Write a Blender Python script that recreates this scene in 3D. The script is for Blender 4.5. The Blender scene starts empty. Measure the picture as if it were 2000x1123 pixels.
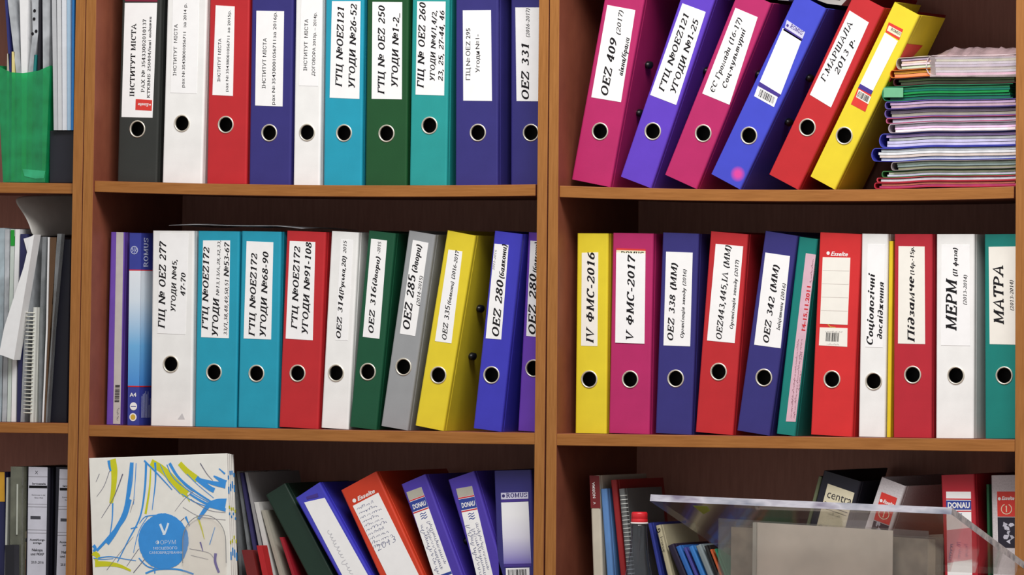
import bpy, bmesh, math, random
from mathutils import Vector, Matrix
R = random.Random(7)
SC = bpy.context.scene
COL = SC.collection

# ---------------------------------------------------------------- camera
PSI = math.radians(23.0)            # the bookcase is seen obliquely, from its right
ROLL = 0.0105
DIST = 12.0
MPP = 0.000815                      # metres per photo pixel at the shelf front
FPX = DIST / MPP
CZ = 1.483
_f = Vector((-math.sin(PSI), math.cos(PSI), 0.0027)).normalized()
_r0 = Vector((math.cos(PSI), math.sin(PSI), 0))
_u0 = _r0.cross(_f).normalized()
RT = (_r0 * math.cos(ROLL) + _u0 * math.sin(ROLL)).normalized()
UP = (_u0 * math.cos(ROLL) - _r0 * math.sin(ROLL)).normalized()
CAM = Vector((0, 0, CZ)) - _f * DIST
cam = bpy.data.cameras.new('camera')
cam.lens = FPX * 36.0 / 2000.0
cam.sensor_width = 36.0
cam.clip_end = 100
camo = bpy.data.objects.new('camera', cam)
COL.objects.link(camo)
camo.matrix_world = Matrix.Translation(CAM) @ Matrix((RT, UP, -_f)).transposed().to_4x4()
SC.camera = camo

def at(px, py, Y=0.0):
    """the point of the plane y = Y that the photo shows at pixel (px, py)"""
    d = _f * FPX + RT * (px - 1000.0) + UP * (561.5 - py)
    return CAM + d * ((Y - CAM.y) / d.y)

# ---------------------------------------------------------------- light
SC.view_settings.view_transform = 'Standard'
SC.view_settings.look = 'None'
SC.view_settings.gamma = 1.0
SC.view_settings.use_curve_mapping = False
SC.view_settings.exposure = 0.0
w = bpy.data.worlds.new('room_air')
SC.world = w
w.use_nodes = True
w.node_tree.nodes['Background'].inputs[0].default_value = (1.0, 0.99, 0.97, 1)
w.node_tree.nodes['Background'].inputs[1].default_value = 0.46

def area(name, loc, target, sx, sy, power, col):
    l = bpy.data.lights.new(name, 'AREA')
    l.shape = 'RECTANGLE'; l.size = sx; l.size_y = sy; l.energy = power; l.color = col
    o = bpy.data.objects.new(name, l); COL.objects.link(o)
    o.location = loc
    o.rotation_euler = (Vector(target) - Vector(loc)).to_track_quat('-Z', 'Y').to_euler()
    return o
area('ceiling_lamp', (0.85, -1.65, 3.65), (0.05, 0, 1.4), 2.1, 0.8, 104, (1.0, 0.985, 0.955))

# ---------------------------------------------------------------- materials
def lin(c):
    return c / 12.92 if c <= 0.04045 else ((c + 0.055) / 1.055) ** 2.4
def rgb(r, g=None, b=None):
    if isinstance(r, (tuple, list)): r, g, b = r
    return (lin(r / 255), lin(g / 255), lin(b / 255), 1)
MC = {}
def mat(key, col, rough=0.5, spec=0.4, metal=0.0, var=0.05, vscale=60, bump=0.0, bscale=900):
    if key in MC: return MC[key]
    m = bpy.data.materials.new(key); m.use_nodes = True
    nt = m.node_tree; b = nt.nodes['Principled BSDF']
    c = rgb(col)
    b.inputs['Base Color'].default_value = c
    b.inputs['Roughness'].default_value = rough
    b.inputs['Metallic'].default_value = metal
    b.inputs['Specular IOR Level'].default_value = spec
    tc = nt.nodes.new('ShaderNodeTexCoord')
    if var > 0:
        n = nt.nodes.new('ShaderNodeTexNoise'); n.inputs['Scale'].default_value = vscale; n.inputs['Detail'].default_value = 6
        nt.links.new(tc.outputs['Object'], n.inputs['Vector'])
        cr = nt.nodes.new('ShaderNodeValToRGB')
        cr.color_ramp.elements[0].position = 0.3; cr.color_ramp.elements[1].position = 0.7
        cr.color_ramp.elements[0].color = tuple(x * (1 - var) for x in c[:3]) + (1,)
        cr.color_ramp.elements[1].color = tuple(min(1, x * (1 + var)) for x in c[:3]) + (1,)
        nt.links.new(n.outputs['Fac'], cr.inputs['Fac'])
        nt.links.new(cr.outputs['Color'], b.inputs['Base Color'])
    if bump > 0:
        n2 = nt.nodes.new('ShaderNodeTexNoise'); n2.inputs['Scale'].default_value = bscale; n2.inputs['Detail'].default_value = 3
        nt.links.new(tc.outputs['Object'], n2.inputs['Vector'])
        bp = nt.nodes.new('ShaderNodeBump'); bp.inputs['Strength'].default_value = bump; bp.inputs['Distance'].default_value = 0.0006
        nt.links.new(n2.outputs['Fac'], bp.inputs['Height']); nt.links.new(bp.outputs['Normal'], b.inputs['Normal'])
    MC[key] = m
    return m

def wood(key, c1, c2, scale, rough=0.45):
    m = bpy.data.materials.new(key); m.use_nodes = True
    nt = m.node_tree; b = nt.nodes['Principled BSDF']
    tc = nt.nodes.new('ShaderNodeTexCoord'); mp = nt.nodes.new('ShaderNodeMapping')
    mp.inputs['Scale'].default_value = scale
    nt.links.new(tc.outputs['Object'], mp.inputs['Vector'])
    n = nt.nodes.new('ShaderNodeTexNoise'); n.inputs['Scale'].default_value = 5; n.inputs['Detail'].default_value = 8; n.inputs['Roughness'].default_value = 0.65
    nt.links.new(mp.outputs['Vector'], n.inputs['Vector'])
    cr = nt.nodes.new('ShaderNodeValToRGB')
    cr.color_ramp.elements[0].position = 0.32; cr.color_ramp.elements[1].position = 0.68
    cr.color_ramp.elements[0].color = rgb(c1); cr.color_ramp.elements[1].color = rgb(c2)
    nt.links.new(n.outputs['Fac'], cr.inputs['Fac']); nt.links.new(cr.outputs['Color'], b.inputs['Base Color'])
    b.inputs['Roughness'].default_value = rough; b.inputs['Specular IOR Level'].default_value = 0.3
    return m
EDGE_V = wood('wood_edging_upright', (142, 91, 42), (166, 111, 58), (60, 60, 3))
EDGE_H = wood('wood_edging_shelf', (142, 89, 40), (166, 109, 56), (3, 60, 60))
PANEL = wood('wood_laminate_panel', (122, 66, 50), (138, 78, 58), (30, 4, 3), 0.5)
BACKP = wood('wood_laminate_back', (182, 128, 114), (198, 142, 126), (30, 30, 3), 0.6)

def clear(key, col=(255, 255, 255), haze=0.15, hcol=(225, 230, 230), gloss=0.12, rough=0.08, tint=(250, 252, 250)):
    """clear or hazy plastic film: passes light, a little milky, with a shine"""
    if key in MC: return MC[key]
    m = bpy.data.materials.new(key); m.use_nodes = True
    nt = m.node_tree; nt.nodes.clear()
    out = nt.nodes.new('ShaderNodeOutputMaterial')
    tr = nt.nodes.new('ShaderNodeBsdfTransparent'); tr.inputs['Color'].default_value = rgb(tint)
    df = nt.nodes.new('ShaderNodeBsdfDiffuse'); df.inputs['Color'].default_value = rgb(hcol)
    gl = nt.nodes.new('ShaderNodeBsdfGlossy'); gl.inputs['Roughness'].default_value = rough
    lw = nt.nodes.new('ShaderNodeLayerWeight'); lw.inputs['Blend'].default_value = .5
    fr = nt.nodes.new('ShaderNodeMath'); fr.operation = 'POWER'; fr.inputs[1].default_value = 5.0; nt.links.new(lw.outputs['Facing'], fr.inputs[0])
    m1 = nt.nodes.new('ShaderNodeMixShader'); m2 = nt.nodes.new('ShaderNodeMixShader')
    tc = nt.nodes.new('ShaderNodeTexCoord')
    n = nt.nodes.new('ShaderNodeTexNoise'); n.inputs['Scale'].default_value = 35
    nt.links.new(tc.outputs['Object'], n.inputs['Vector'])
    mr = nt.nodes.new('ShaderNodeMapRange'); mr.inputs['From Min'].default_value = 0.3; mr.inputs['From Max'].default_value = 0.7
    mr.inputs['To Min'].default_value = haze * 0.7; mr.inputs['To Max'].default_value = min(1, haze * 1.3)
    nt.links.new(n.outputs['Fac'], mr.inputs['Value'])
    nt.links.new(mr.outputs['Result'], m1.inputs['Fac'])
    nt.links.new(tr.outputs[0], m1.inputs[1]); nt.links.new(df.outputs[0], m1.inputs[2])
    mul = nt.nodes.new('ShaderNodeMath'); mul.operation = 'MULTIPLY_ADD'; mul.inputs[1].default_value = 0.8; mul.inputs[2].default_value = .02 + gloss * 0.12
    nt.links.new(fr.outputs[0], mul.inputs[0]); nt.links.new(mul.outputs[0], m2.inputs['Fac'])
    nt.links.new(m1.outputs[0], m2.inputs[1]); nt.links.new(gl.outputs[0], m2.inputs[2])
    nt.links.new(m2.outputs[0], out.inputs['Surface'])
    MC[key] = m
    return m

def graded(key, stops, z0, z1, rough=0.4):
    """printed board whose ink runs through colour STOPS from local height z0 to z1"""
    m = bpy.data.materials.new(key); m.use_nodes = True
    nt = m.node_tree; b = nt.nodes['Principled BSDF']; b.inputs['Roughness'].default_value = rough
    tc = nt.nodes.new('ShaderNodeTexCoord'); sx = nt.nodes.new('ShaderNodeSeparateXYZ')
    nt.links.new(tc.outputs['Object'], sx.inputs[0])
    mr = nt.nodes.new('ShaderNodeMapRange'); mr.inputs['From Min'].default_value = z0; mr.inputs['From Max'].default_value = z1
    nt.links.new(sx.outputs['Z'], mr.inputs['Value'])
    cr = nt.nodes.new('ShaderNodeValToRGB')
    while len(cr.color_ramp.elements) < len(stops): cr.color_ramp.elements.new(0.5)
    for e, (p, c) in zip(cr.color_ramp.elements, stops):
        e.position = p; e.color = rgb(c)
    nt.links.new(mr.outputs['Result'], cr.inputs['Fac']); nt.links.new(cr.outputs['Color'], b.inputs['Base Color'])
    return m

INK = mat('black_ink', (22, 20, 24), 0.6, 0.2, var=0)
GREYINK = mat('grey_ink', (120, 115, 120), 0.6, 0.2, var=0)
REDINK = mat('red_ink', (205, 40, 50), 0.5, 0.3, var=0)
BLUEINK = mat('blue_ink', (50, 70, 160), 0.6, 0.2, var=0)
PENINK = mat('pen_ink', (112, 116, 150), 0.6, 0.2, var=0)
WHITEINK = mat('white_ink', (240, 238, 238), 0.5, 0.3, var=0)
PAPER = mat('label_paper', (243, 242, 243), 0.55, 0.3, var=0.02)
PAPERW = mat('warm_label_paper', (238, 234, 226), 0.55, 0.3, var=0.02)
PAGES = mat('page_stack', (205, 200, 190), 0.8, 0.1, var=0.15, vscale=300)
NICKEL = mat('nickel_ring', (232, 226, 212), 0.38, 0.5, 0.75, var=0)
BLACKP = mat('black_plastic', (22, 22, 26), 0.35, 0.5, var=0)
MECH_SHADE = mat('mechanism_shade', (16, 13, 13), 0.6, 0.2, var=0)

COLORS = dict(white=(236, 235, 234), red=(186, 40, 46), navy=(52, 48, 118), cyan=(34, 152, 180), dgreen=(28, 78, 42), teal=(38, 150, 148),
              magenta=(178, 40, 100), purple=(96, 62, 190), blue=(66, 74, 196), yellow=(224, 202, 48), gray=(150, 152, 155), black=(50, 52, 50),
              bgreen=(22, 80, 54), teal2=(20, 124, 116), violet=(104, 60, 176), orange=(205, 62, 36), dkred=(180, 38, 52), scarlet=(208, 46, 48), royal=(60, 58, 180),
              ink=(32, 32, 44), indigo=(76, 58, 166), forest=(30, 52, 42))
def cover_mat(c):
    return mat('binder_' + c, COLORS[c], 0.42, 0.35, var=0.05, vscale=25, bump=0.15, bscale=700)

# ---------------------------------------------------------------- mesh helpers
def link(name, me, parent=None, m=None):
    o = bpy.data.objects.new(name, me); COL.objects.link(o)
    if parent: o.parent = parent
    if m is not None:
        for x in (m if isinstance(m, (list, tuple)) else [m]): me.materials.append(x)
    return o
def tag(o, label=None, cat=None, group=None, kind=None):
    if label: o['label'] = label
    if cat: o['category'] = cat
    if group: o['group'] = group
    if kind: o['kind'] = kind
    return o
def empty(name, loc, ry=0.0, rz=0.0):
    o = bpy.data.objects.new(name, None); COL.objects.link(o)
    o.empty_display_size = 0.02
    o.location = loc; o.rotation_euler = (0, ry, rz)
    return o
def mesh(name, verts, faces, mi=None, smooth=False):
    me = bpy.data.meshes.new(name); me.from_pydata([tuple(v) for v in verts], [], faces)
    if mi: me.polygons.foreach_set('material_index', mi)
    if smooth: me.polygons.foreach_set('use_smooth', [True] * len(me.polygons))
    me.update()
    return me
def fix(me):
    bm = bmesh.new(); bm.from_mesh(me)
    bmesh.ops.recalc_face_normals(bm, faces=bm.faces)
    bm.to_mesh(me); bm.free(); return me
def prism_y(poly, y0, y1):
    """closed polygon [(x, z)] extruded from y0 to y1"""
    n = len(poly)
    v = [(x, y0, z) for x, z in poly] + [(x, y1, z) for x, z in poly]
    f = [list(range(n)), [n + i for i in reversed(range(n))]]
    f += [[i, i + n, (i + 1) % n + n, (i + 1) % n] for i in range(n)]
    return fix(mesh('m', v, f))
def prism_z(poly, z0, z1):
    n = len(poly)
    v = [(x, y, z0) for x, y in poly] + [(x, y, z1) for x, y in poly]
    f = [list(reversed(range(n))), [n + i for i in range(n)]]
    f += [[i, (i + 1) % n, (i + 1) % n + n, i + n] for i in range(n)]
    return fix(mesh('m', v, f))
def hexa(c):
    """8 corners: front bl br tr tl, then back bl br tr tl"""
    return fix(mesh('m', c, [(0, 1, 2, 3), (7, 6, 5, 4), (0, 4, 5, 1), (1, 5, 6, 2), (2, 6, 7, 3), (3, 7, 4, 0)]))
def box(x0, x1, y0, y1, z0, z1):
    return hexa([(x0, y0, z0), (x1, y0, z0), (x1, y0, z1), (x0, y0, z1), (x0, y1, z0), (x1, y1, z0), (x1, y1, z1), (x0, y1, z1)])
def bev(o, wd, seg=2):
    b = o.modifiers.new('b', 'BEVEL'); b.width = wd; b.segments = seg; b.limit_method = 'ANGLE'
    return o
def join(parts):
    """several meshes into one mesh (vertices, faces)"""
    v, f = [], []
    for me in parts:
        k = len(v); v += [tuple(x.co) for x in me.vertices]; f += [[k + i for i in p.vertices] for p in me.polygons]
    return mesh('m', v, f)
def ribbon(pts, wv, wh=None, closed=False):
    """flat pen stroke along 2-D points; the width follows the direction (wv on uprights, wh on level strokes)"""
    if wh is None: wh = wv
    n = len(pts); L, Rr = [], []
    for i, (x, y) in enumerate(pts):
        if closed: a, b = pts[(i - 1) % n], pts[(i + 1) % n]
        else: a, b = pts[max(0, i - 1)], pts[min(n - 1, i + 1)]
        dx, dy = b[0] - a[0], b[1] - a[1]; l = math.hypot(dx, dy) or 1e-9
        dx /= l; dy /= l
        k = 1.0
        if not closed and 0 < i < n - 1:
            ex, ey = x - pts[i - 1][0], y - pts[i - 1][1]; el = math.hypot(ex, ey) or 1e-9
            k = min(1.6, 1 / max(0.4, abs(ex / el * dx + ey / el * dy)))
        h = 0.5 * math.hypot(wv * dy, wh * dx) * k
        L.append((x - dy * h, y + dx * h)); Rr.append((x + dy * h, y - dx * h))
    q = []
    for i in range(n if closed else n - 1):
        j = (i + 1) % n
        q.append((L[i], L[j], Rr[j], Rr[i]))
    return q

# ---------------------------------------------------------------- lettering: a slab-serif pen alphabet
G = {
 'І': (.42, 'L .21 0 .21 1;S .21 0;S .21 1'),
 'Н': (1.02, 'L .2 0 .2 1;L .82 0 .82 1;L .2 .5 .82 .5;S .2 0;S .2 1;S .82 0;S .82 1'),
 'С': (.88, 'A .47 .5 .37 .5 48 312;L .76 .98 .76 .7'),
 'Т': (.9, 'L .45 0 .45 1;L .06 .96 .84 .96;L .06 1 .06 .74;L .84 1 .84 .74;S .45 0'),
 'И': (1.02, 'L .2 0 .2 1;L .82 0 .82 1;L .2 .06 .82 .94;S .2 0;S .2 1;S .82 0;S .82 1'),
 'У': (.92, 'L .16 1 .48 .36;L .78 1 .44 .22 .32 .04 .14 .06;S .16 1;S .78 1'),
 'М': (1.2, 'L .2 0 .2 1;L 1 0 1 1;L .2 1 .58 .1 1 1;S .2 0;S 1 0;H .03 .2 1;H 1 1.17 1'),
 'А': (1.0, 'L .14 0 .5 1 .86 0;L .28 .33 .74 .33;S .14 0;S .86 0'),
 'Р': (.86, 'L .2 0 .2 1;L .04 .96 .5 .96;A .5 .71 .27 .26 90 -90;L .5 .46 .2 .46;S .2 0'),
 'Х': (.98, 'L .14 1 .82 0;L .14 0 .82 1;S .14 0;S .14 1;S .82 0;S .82 1'),
 'К': (.98, 'L .2 0 .2 1;L .2 .42 .78 1;L .4 .6 .84 0;S .2 0;S .2 1;S .78 1;S .84 0'),
 'В': (.86, 'L .2 0 .2 1;L .04 .96 .48 .96;A .46 .74 .24 .22 90 -90;L .2 .52 .5 .52;A .48 .28 .3 .24 90 -90;L .48 .04 .04 .04'),
 'Б': (.86, 'L .2 0 .2 1;L .04 .96 .74 .96 .74 .76;L .2 .56 .48 .56;A .48 .3 .3 .26 90 -90;L .48 .04 .04 .04'),
 'Г': (.84, 'L .2 0 .2 1;L .04 .96 .76 .96 .76 .68;S .2 0'),
 'Ц': (1.04, 'L .2 0 .2 1;L .78 0 .78 1;L .04 .04 .98 .04 .98 -.24;S .2 1;S .78 1'),
 'О': (1.0, 'A .5 .5 .39 .5 0 360'),
 'Д': (1.04, 'L .2 .04 .32 .4 .38 .98;L .8 0 .8 1;L .24 .96 .95 .96;L .04 -.24 .04 .04 1 .04 1 -.24'),
 'Щ': (1.42, 'L .2 0 .2 1;L .68 0 .68 1;L 1.16 0 1.16 1;L .04 .04 1.36 .04 1.36 -.24;S .2 1;S .68 1;S 1.16 1'),
 'Ш': (1.38, 'L .2 0 .2 1;L .68 0 .68 1;L 1.16 0 1.16 1;L .04 .04 1.32 .04;S .2 1;S .68 1;S 1.16 1'),
 'П': (1.02, 'L .2 0 .2 1;L .82 0 .82 1;L .04 .96 .98 .96;S .2 0;S .82 0'),
 'Л': (1.0, 'L .08 .06 .2 .06 .34 .5 .42 .98;L .8 0 .8 1;L .26 .96 .96 .96;S .8 0'),
 'Λ': (1.0, 'L .14 0 .5 1 .86 0;S .14 0;S .86 0'),
 'Ф': (1.12, 'L .56 0 .56 1;A .56 .5 .42 .29 0 360;S .56 0;S .56 1'),
 'Е': (.86, 'L .2 0 .2 1;L .04 .96 .74 .96 .74 .74;L .2 .52 .56 .52;L .56 .66 .56 .38;L .04 .04 .78 .04 .78 .28'),
 'З': (.76, 'A .36 .75 .26 .22 150 -90;A .36 .27 .32 .26 90 -150'),
 'Є': (.88, 'A .47 .5 .37 .5 48 312;L .76 .98 .76 .72;L .12 .5 .6 .5'),
 'Z': (.86, 'L .1 .72 .1 .96 .74 .96;L .74 .96 .1 .04;L .1 .04 .78 .04 .78 .3'),
 'V': (.94, 'L .14 1 .46 0 .8 1;S .14 1;S .8 1'),
 'U': (.98, 'L .18 1 .18 .35;A .47 .33 .29 .33 180 360;L .76 .33 .76 1;S .18 1;S .76 1'),
 'S': (.78, 'A .4 .74 .28 .24 40 250;A .38 .27 .3 .25 70 -150;L .68 1 .68 .76;L .1 .02 .1 .26'),
 '0': (.74, 'A .37 .5 .27 .48 0 360'),
 '1': (.7, 'L .38 0 .38 1;L .38 .98 .14 .82;S .38 0'),
 '2': (.74, 'A .36 .7 .26 .28 165 -25;L .595 .58 .3 .3 .1 .06;L .08 .05 .66 .05 .66 .24'),
 '3': (.74, 'A .35 .74 .24 .23 150 -90;A .35 .27 .29 .25 90 -150'),
 '4': (.76, 'L .5 0 .5 1;L .5 1 .06 .3;L .06 .28 .72 .28;S .5 0'),
 '5': (.74, 'L .64 .95 .2 .95;L .2 .98 .16 .52;A .36 .33 .28 .31 140 -145'),
 '6': (.74, 'A .37 .31 .27 .29 0 360;A .66 .33 .56 .65 98 180'),
 '7': (.72, 'L .1 .74 .1 .95 .66 .95;L .66 .95 .4 .45 .3 0'),
 '8': (.74, 'A .37 .75 .22 .22 0 360;A .37 .27 .28 .26 0 360'),
 '9': (.74, 'A .37 .68 .27 .29 0 360;A .08 .66 .56 .64 -82 0'),
 '№': (1.62, 'L .2 0 .2 1;L .94 0 .94 1;L .22 .96 .92 .04;S .2 0;S .94 1;H .03 .2 1;A 1.34 .6 .2 .24 0 360;L 1.12 .22 1.56 .22'),
 '-': (.46, 'B .06 .36 .4 .36'), '–': (.7, 'B .06 .36 .64 .36'), '_': (.6, 'L 0 -.1 .6 -.1'),
 ',': (.32, 'L .18 .12 .17 .02 .06 -.18'), '.': (.3, 'P .15 .07'), '/': (.5, 'L .02 -.12 .46 1'),
 '(': (.44, 'A .62 .4 .46 .74 125 235'), ')': (.44, 'A -.18 .4 .46 .74 -55 55'),
 ' ': (.42, ''),
 'в': (.6, 'A .3 .5 .19 .16 170 -90;A .3 .18 .23 .17 90 -180;L .08 .2 .11 .5'),
 'і': (.36, 'L .17 .66 .17 .1 .28 .02;L .05 .62 .17 .66;P .2 .9'),
 'ї': (.4, 'L .17 .66 .17 .1 .28 .02;P .06 .9;P .32 .9'),
 'к': (.62, 'L .14 0 .14 .66;L .14 .3 .5 .64;L .26 .42 .56 .02;H .02 .14 .64'),
 'н': (.68, 'L .14 0 .14 .66;L .52 .66 .52 0;L .14 .34 .52 .34;H .02 .14 .64;H .52 .64 .02'),
 'а': (.7, 'A .32 .33 .23 .31 0 360;L .56 .66 .56 .06 .68 .02'),
 'б': (.66, 'A .34 .3 .24 .28 0 360;L .1 .34 .16 .74 .35 .9 .6 .98'),
 'р': (.66, 'L .14 -.3 .14 .66;A .36 .33 .22 .31 150 -150;H .02 .26 -.3;H .02 .14 .64'),
 'м': (.86, 'L .14 0 .18 .66 .42 .08 .7 .66 .72 0;H .04 .24 0;H .62 .82 0'),
 'и': (.68, 'L .13 .66 .13 .18;A .31 .18 .18 .16 180 350;L .52 .66 .52 .08 .64 .02;H .02 .13 .64'),
 'г': (.54, 'A .28 .5 .17 .15 160 -10;L .44 .47 .12 .17;A .28 .15 .17 .14 180 330'),
 'о': (.64, 'A .32 .33 .24 .32 0 360'),
 'д': (.66, 'A .32 .28 .22 .27 0 360;L .54 .3 .52 .72 .36 .94 .12 .86'),
 'с': (.58, 'A .33 .33 .24 .32 50 315'),
 'ц': (.72, 'L .13 .66 .13 .18;A .31 .18 .18 .16 180 350;L .52 .66 .52 .04 .66 .04 .6 -.2'),
 'у': (.64, 'L .1 .66 .2 .2 .34 .05;L .56 .66 .44 .1 .3 -.2 .1 -.26'),
 'л': (.66, 'L .06 .04 .18 .1 .3 .64 .52 .64;L .5 .66 .5 .06 .62 .02'),
 'ь': (.56, 'L .14 .66 .14 .1;A .3 .19 .18 .17 0 360'),
 'т': (.92, 'L .12 0 .12 .66;L .42 0 .42 .52;L .72 .06 .72 .52;A .27 .5 .15 .15 180 0;A .57 .5 .15 .15 180 0'),
 'ч': (.66, 'L .12 .66 .12 .42 .2 .32 .5 .36;L .52 .66 .52 .06 .62 .02'),
 'ж': (.86, 'L .42 0 .42 .66;L .1 .64 .42 .33 .1 .02;L .74 .64 .42 .33 .74 .02'),
 'е': (.6, 'A .32 .33 .24 .32 0 310;L .08 .34 .56 .34'),
 'я': (.66, 'L .54 0 .54 .66;A .32 .48 .2 .16 90 270;L .32 .32 .54 .32;L .34 .32 .06 .02;L .32 .64 .54 .64'),
 'п': (.66, 'L .14 0 .14 .66;A .33 .46 .19 .19 180 0;L .52 .46 .52 .06 .62 .02'),
 'ф': (.84, 'L .4 -.3 .4 .95;A .4 .33 .32 .31 0 360'),
 'з': (.56, 'A .27 .5 .19 .15 150 -90;A .27 .17 .23 .16 90 -150'),
 'х': (.62, 'L .1 .64 .5 .02;L .08 .02 .52 .64'),
 'ш': (.9, 'L .12 .66 .12 0;L .42 .66 .42 0;L .72 .66 .72 0;L .12 .04 .8 .04'),
}
for a, b in zip('OEZCTHKBMPAXI', 'ОЕZСТНКВМРАХІ'): G[a] = G[b]
G['R'] = (.96, 'L .2 0 .2 1;L .04 .96 .5 .96;A .5 .73 .27 .23 90 -90;L .5 .5 .2 .5;L .5 .5 .84 .04 .96 .04;S .2 0')
def pen_text(s, wv=.215, wh=.12, slant=.24, serif=True, gap=.07):
    quads, x = [], 0.0
    for ch in s:
        adv, prog = G.get(ch, G[' '])
        for st in filter(None, prog.split(';')):
            t = st.split(); k = t[0]; a = [float(q) for q in t[1:]]; segs = []
            if k == 'L': segs = ribbon(list(zip(a[::2], a[1::2])), wv, wh)
            elif k == 'B': segs = ribbon([(a[0], a[1]), (a[2], a[3])], wv * .8, wv * .8)
            elif k == 'A':
                cx, cy, rx, ry, a0, a1 = a
                n = max(5, int(abs(a1 - a0) / 22)); full = abs(a1 - a0) >= 359
                rx2, ry2 = max(.02, rx - wv * .12), max(.02, ry - wh * .4)
                pts = [(cx + rx2 * math.cos(math.radians(a0 + (a1 - a0) * i / n)), cy + ry2 * math.sin(math.radians(a0 + (a1 - a0) * i / n))) for i in range(n if full else n + 1)]
                segs = ribbon(pts, wv, wh, full)
            elif k == 'P':
                r = wv * .62; pts = [(a[0] + r * math.cos(q * math.pi / 3), a[1] + r * math.sin(q * math.pi / 3)) for q in range(6)]
                segs = [tuple(pts[:4]), (pts[0], pts[3], pts[4], pts[5])]
            elif k == 'S' and serif:
                y = a[1] + (wh * .45 if a[1] < .5 else -wh * .45)
                segs = ribbon([(a[0] - .17, y), (a[0] + .17, y)], wh, wh * .9)
            elif k == 'H' and serif:
                y = a[2] - wh * .4 if a[2] > .3 else a[2]
                segs = ribbon([(a[0], y), (a[1], y)], wh, wh * .9)
            for q in segs: quads.append([(p[0] + x + slant * p[1], p[1]) for p in q])
        x += adv + gap
    return quads, x - gap
_fc = {}
def sans_text(s, bold=0.0, slant=0.0):
    """the plain face, as flat polygons with cap height 1"""
    k = (s, bold, slant)
    if k in _fc: return _fc[k]
    if '№' in s:
        a, b = s.split('№', 1); polys, x = [], 0.0
        for txt, sc, up, gap in ((a.rstrip(), 1, 0, .4), ('N', 1, 0, .08), ('o', .68, .36, .38), (b.lstrip(), 1, 0, 0)):
            if not txt: continue
            q, w_ = sans_text(txt, bold, slant)
            polys += [[(x + p[0] * sc, p[1] * sc + up) for p in g] for g in q]
            if txt == 'o' and sc < 1: polys.append([(x, .14), (x + w_ * sc, .14), (x + w_ * sc, .23), (x, .23)])
            x += w_ * sc + gap
        _fc[k] = (polys, x)
        return _fc[k]
    c = bpy.data.curves.new('t', 'FONT'); c.body = s; c.resolution_u = 2; c.offset = bold; c.shear = slant
    o = bpy.data.objects.new('t', c); COL.objects.link(o)
    me = bpy.data.meshes.new_from_object(o.evaluated_get(bpy.context.evaluated_depsgraph_get()))
    v = [(p.co.x / .727, p.co.y / .727) for p in me.vertices]
    polys = [[v[i] for i in p.vertices] for p in me.polygons]
    bpy.data.objects.remove(o); bpy.data.curves.remove(c); bpy.data.meshes.remove(me)
    xs = [p[0] for p in v]; x0 = min(xs)
    _fc[k] = ([[(p[0] - x0, p[1]) for p in q] for q in polys], max(xs) - x0)
    return _fc[k]
def scribble(n, seed, h=1.0):
    """illegible joined-up handwriting, n letters long"""
    r = random.Random(seed); x = 0.0; run, q = [], []
    for i in range(n):
        kind = r.random(); wd = r.uniform(.35, .6); lean = r.uniform(.15, .3)
        a, lo = (r.uniform(.35, .55), 0) if kind < .62 else ((r.uniform(.85, 1.05), 0) if kind < .82 else (r.uniform(.35, .5), -r.uniform(.25, .45)))
        loop = r.uniform(.1, .32)
        for k in range(9):
            t = k / 9
            y = lo * max(0, math.sin(math.pi * (t * 2 - 1))) + a * (1 - math.cos(math.tau * t)) / 2
            run.append((x + wd * t - loop * math.sin(math.tau * t) * .5 + lean * y, y))
        x += wd
        if r.random() < .22 or i == n - 1:
            run.append((x + .1, 0)); q += ribbon(run, .085, .07); run = []; x += .45
    return q, x

# ---------------------------------------------------------------- setting
fl = tag(link('floor', box(-4, 4, -4, 0.5, -0.05, 0.0), None, mat('floor_vinyl', (120, 105, 90), 0.5)), kind='structure')
wb = tag(link('wall_back', box(-4, 4, 0.37, 0.47, 0.0, 3.0), None, mat('wall_paint', (200, 190, 175), 0.8)), kind='structure')

# ---------------------------------------------------------------- the bookcases
BACK = 0.34
def board(name, xl, xr, y0px, y1px, parent, Y0=0.0, Y1=BACK, m=None):
    """upright whose front edge runs between the pixel lines xl(y), xr(y); laminate sides, edging in front"""
    f = [at(xl(y1px), y1px, Y0), at(xr(y1px), y1px, Y0), at(xr(y0px), y0px, Y0), at(xl(y0px), y0px, Y0)]
    c = [tuple(p) for p in f] + [(p.x, Y1, p.z) for p in f]
    me = hexa(c)
    o = link(name, me, parent, [m or EDGE_V, PANEL])
    for p in me.polygons: p.material_index = 0 if p.normal.y < -0.7 else 1
    return bev(o, 0.0007)
SHELF = {}
def shelf(key, parent, p0, p1, thick, sag=0.0, rec=0.0, name='shelf'):
    """shelf board from pixel p0 to p1 along its upper front edge, sagging by SAG pixels"""
    a, b = at(*p0, rec), at(*p1, rec)
    n = 24 if sag else 1
    top = [(a.x + (b.x - a.x) * i / n, a.z + (b.z - a.z) * i / n - sag * MPP * (1 - (2 * i / n - 1) ** 2)) for i in range(n + 1)]
    th = thick * MPP
    v, f, mi = [], [], []
    for x, z in top: v += [(x, rec, z), (x, BACK - .002, z), (x, BACK - .002, z - th), (x, rec, z - th)]
    for i in range(n):
        k = 4 * i
        for j in range(4):
            f.append((k + j, k + (j + 1) % 4, k + 4 + (j + 1) % 4, k + 4 + j)); mi.append(0 if j == 3 else 1)
    f += [(0, 1, 2, 3), (4 * n + 3, 4 * n + 2, 4 * n + 1, 4 * n)]; mi += [1, 1]
    me = mesh('m', v, f, mi); fix(me)
    o = link(name, me, parent, [EDGE_H, PANEL]); bev(o, 0.0008)
    def z(x):
        t = max(0, min(1, (x - a.x) / (b.x - a.x)))
        return a.z + (b.z - a.z) * t - sag * MPP * (1 - (2 * t - 1) ** 2)
    SHELF[key] = z
    return o
Y0P, Y1P = -150, 1330
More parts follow.
